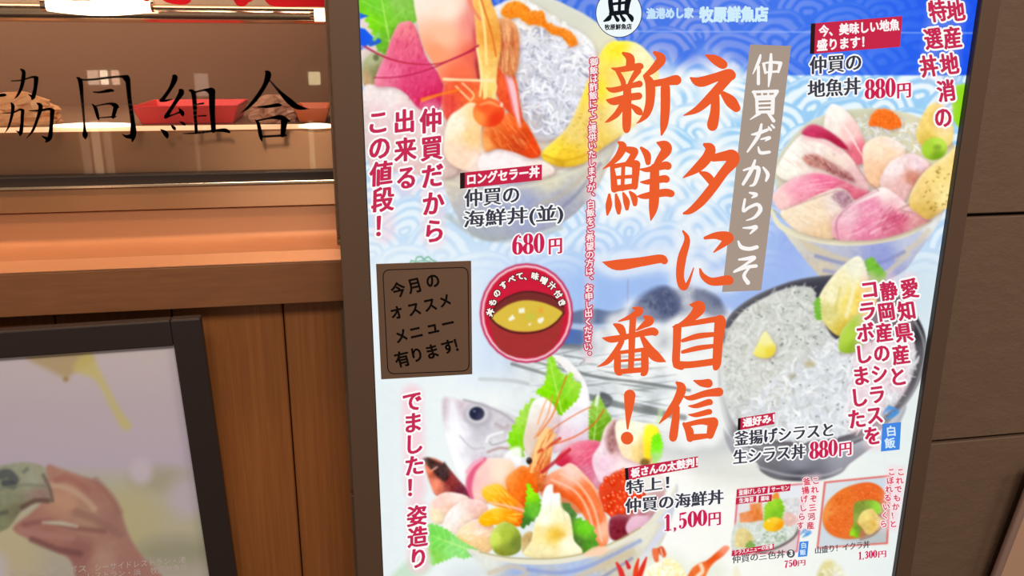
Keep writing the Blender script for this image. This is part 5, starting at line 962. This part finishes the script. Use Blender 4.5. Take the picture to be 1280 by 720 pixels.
# maker's roundel and pale title along the top
K = Ink(); K.quad([(773.6+29.2*math.cos(t), 16.5+30.6*math.sin(t)) for t in np.linspace(0, 6.283, 60, endpoint=False)]); lo = K.put('roundel', lay(6), lit((30, 44, 80)), pr)
K = Ink(); K.quad([(773.6+28.2*math.cos(t), 16.5+29.6*math.sin(t)) for t in np.linspace(0, 6.283, 60, endpoint=False)]); add('roundel_field', [lay(7)(*p) for p in K.v], K.f, lit((240, 250, 252)), pr)
K = Ink()
for s in [[(762,-26,2),(770,-22,4),(760,-10,2.5),(752,-4,1)],[(766,-17,2.5),(778,-18,3),(774,-10,2)],[(764,-8,2.5),(763,2,3),(765,17,3)],[(766,-6,2),(776,-8,2.5),(786,-8,4),(784,6,3.4),(783,16,2.6)],[(766,5,1.8),(783,3,1.8)],[(764,17,3),(784,15,2.6)],[(775,-6,2),(774,15,2)],[(763,19,1.5),(761,23,3),(755,26.5,1)],[(768,19,1.5),(772,25,2.6)],[(776,19,1.5),(780,25,2.6)],[(784,17,1.5),(789,22,3),(790,26,1.6)]]: K.stroke(s)
K.text('牧原鮮魚店', row('牧原鮮魚店', (756,37.5), (789.5,36.5), 7), .3, None, 0); K.put('lettering', lay(8), lit((22, 26, 34)), pr)['label'] = 'black fish character on the white roundel'
K = Ink(); K.text('漁港めし家', row('漁港めし家', (808.5,23.5), (866.5,22.5), 13), .7); K.put('lettering', lay(6), lit((196, 226, 248)), pr)['label'] = 'small pale blue words along the top'
K = Ink(); K.text('牧原鮮魚店', row('牧原鮮魚店', (875,27.5), (959.5,26.5), 18.5), 1.1); K.put('lettering', lay(6), lit((206, 236, 250)), pr)['label'] = 'pale blue shop title along the top'
# badge words on their arc
HALO, INK = Ink(), Ink()
ARC = [('丼',118,362,-68),('も',133,298,-58),('の',160,240,-46),('す',203,188,-36),('べ',254,150,-22),('て',308,130,-10),('、',358,132,0),('味',405,130,10),('噌',462,158,24),('汁',515,192,36),('付',553,246,52),('き',578,300,62)]
for ch, x, y, r_ in ARC:
    fn = em(590+x/5.143, 320+y/5.143, 9.6, 1, math.radians(r_)); HALO.text(ch, fn, 1.4, None, 6); INK.text(ch, fn, .45, None, 6)
HALO.put('lettering_edge', lay(2), lit((70, 20, 30)), PART[5]); INK.put('lettering', lay(3), lit((252, 246, 236)), PART[5])
# blue rice tags
for q, s in [([(1103,530),(1126.5,527.5),(1124.5,562),(1101,564.5)], [('白', 1114, 539), ('飯', 1112.5, 554)]), ([(999.5,677.3),(1010.8,676.2),(1009,695.2),(997.3,696.4)], [('白', 1004.6, 681.8), ('飯', 1003.6, 690.4)])]:
    K = Ink(); K.quad(q); K.put('rice_tag', lay(7), lit((66, 136, 228)), pr)['label'] = 'blue rice tag'
    k_ = abs(q[0][1]-q[3][1])/34; K = Ink()
    for ch, x, y in s: K.text(ch, em(x, y, 13.5*k_, 1, -.08), .4*k_, None, 0)
    K.put('lettering', lay(8), lit((214, 234, 250)), pr)

# ---------------------------------------------------------------- handwritten card taped on the sign
card = slab('note_card', [at(*p, -.0016) for p in ((470,330), (589,326), (590.5,468), (476.5,474.5))], .0010, mat('brown_card', (116, 91, 75), .8, 0, None, 1, .2))
tag(card, 'brown handwritten paper card stuck on the lit sign above the fish head picture', 'card')
K = Ink()
rr = [(479,345),(484,337.5),(580,334.5),(584.5,341),(586,455),(580,463),(492,467),(485,461)]
P = spline(rr, True, 5)
R_ = []
for (x0, y0), (x1, y1), rad in []: pass
cs = [((478.5,337.5),(585,334)), ((585,334),(586.5,463.5)), ((586.5,463.5),(485,467.5)), ((485,467.5),(478.5,337.5))]
pts_ = []
for (p, q), (_, nx) in zip(cs, cs[1:]+cs[:1]):
    p, q, nx = np.array(p), np.array(q), np.array(nx); d1 = (q-p)/np.linalg.norm(q-p); d2 = (nx-q)/np.linalg.norm(nx-q)
    for t in np.linspace(0, 1, 7):
        A_, B_, C_ = q-d1*9, q, q+d2*9; pts_.append((1-t)**2*A_+2*t*(1-t)*B_+t*t*C_)
for i in range(len(pts_)): K.ribbon(pts_[i], pts_[(i+1) % len(pts_)], .55, .55, 6)
HW = [('今',498,362.5,20),('月',518.5,357,20),('の',541,351,20),('オ',496,391,18),('ス',517.5,386.5,19),('ス',537.5,381,19),('メ',556,376,18),('メ',501.5,420,19),('ニ',520,415.5,19),('ュ',540.5,409,20),('ー',560,404.5,19),('有',503,449,21),('り',521,443.5,20),('ま',540,439.5,20),('す',560,433.5,19),('！',574.5,430.5,19)]
for ch, x, y, sz in HW: K.text(ch, em(x, y, sz, .92, -.22, -.05), .55, None, 6)
K.put('lettering', lambda u, w: at(u, w, -.0018), ink((30, 22, 20)), card)['label'] = 'black marker handwriting and rounded outline'

# ---------------------------------------------------------------- pale board with a rounded metal edge, lower right
bd = tag(empty('leaning_board'), 'pale tan board with a rounded pinkish metal edge in front of the brown tiles', 'board')
p1, p2 = at(1296, 586, .030), at(1150, 965, .040)
tube('edge_trim', [p1, p1*.5+p2*.5, p2], .0056, mat('pinkish_metal', (190, 158, 146), .35, .5), bd, 18)
ex = np.array((.45, 0, .0))
slab('panel', [p1+np.array((.0085, .004, 0)), p1+np.array((.0085, .004, 0))+ex, p2+np.array((.0085, .004, 0))+ex+(p2-p1)*0, p2+np.array((.0085, .004, 0))], .01, mat('tan_board', (196, 158, 132), .6), bd, .0008)
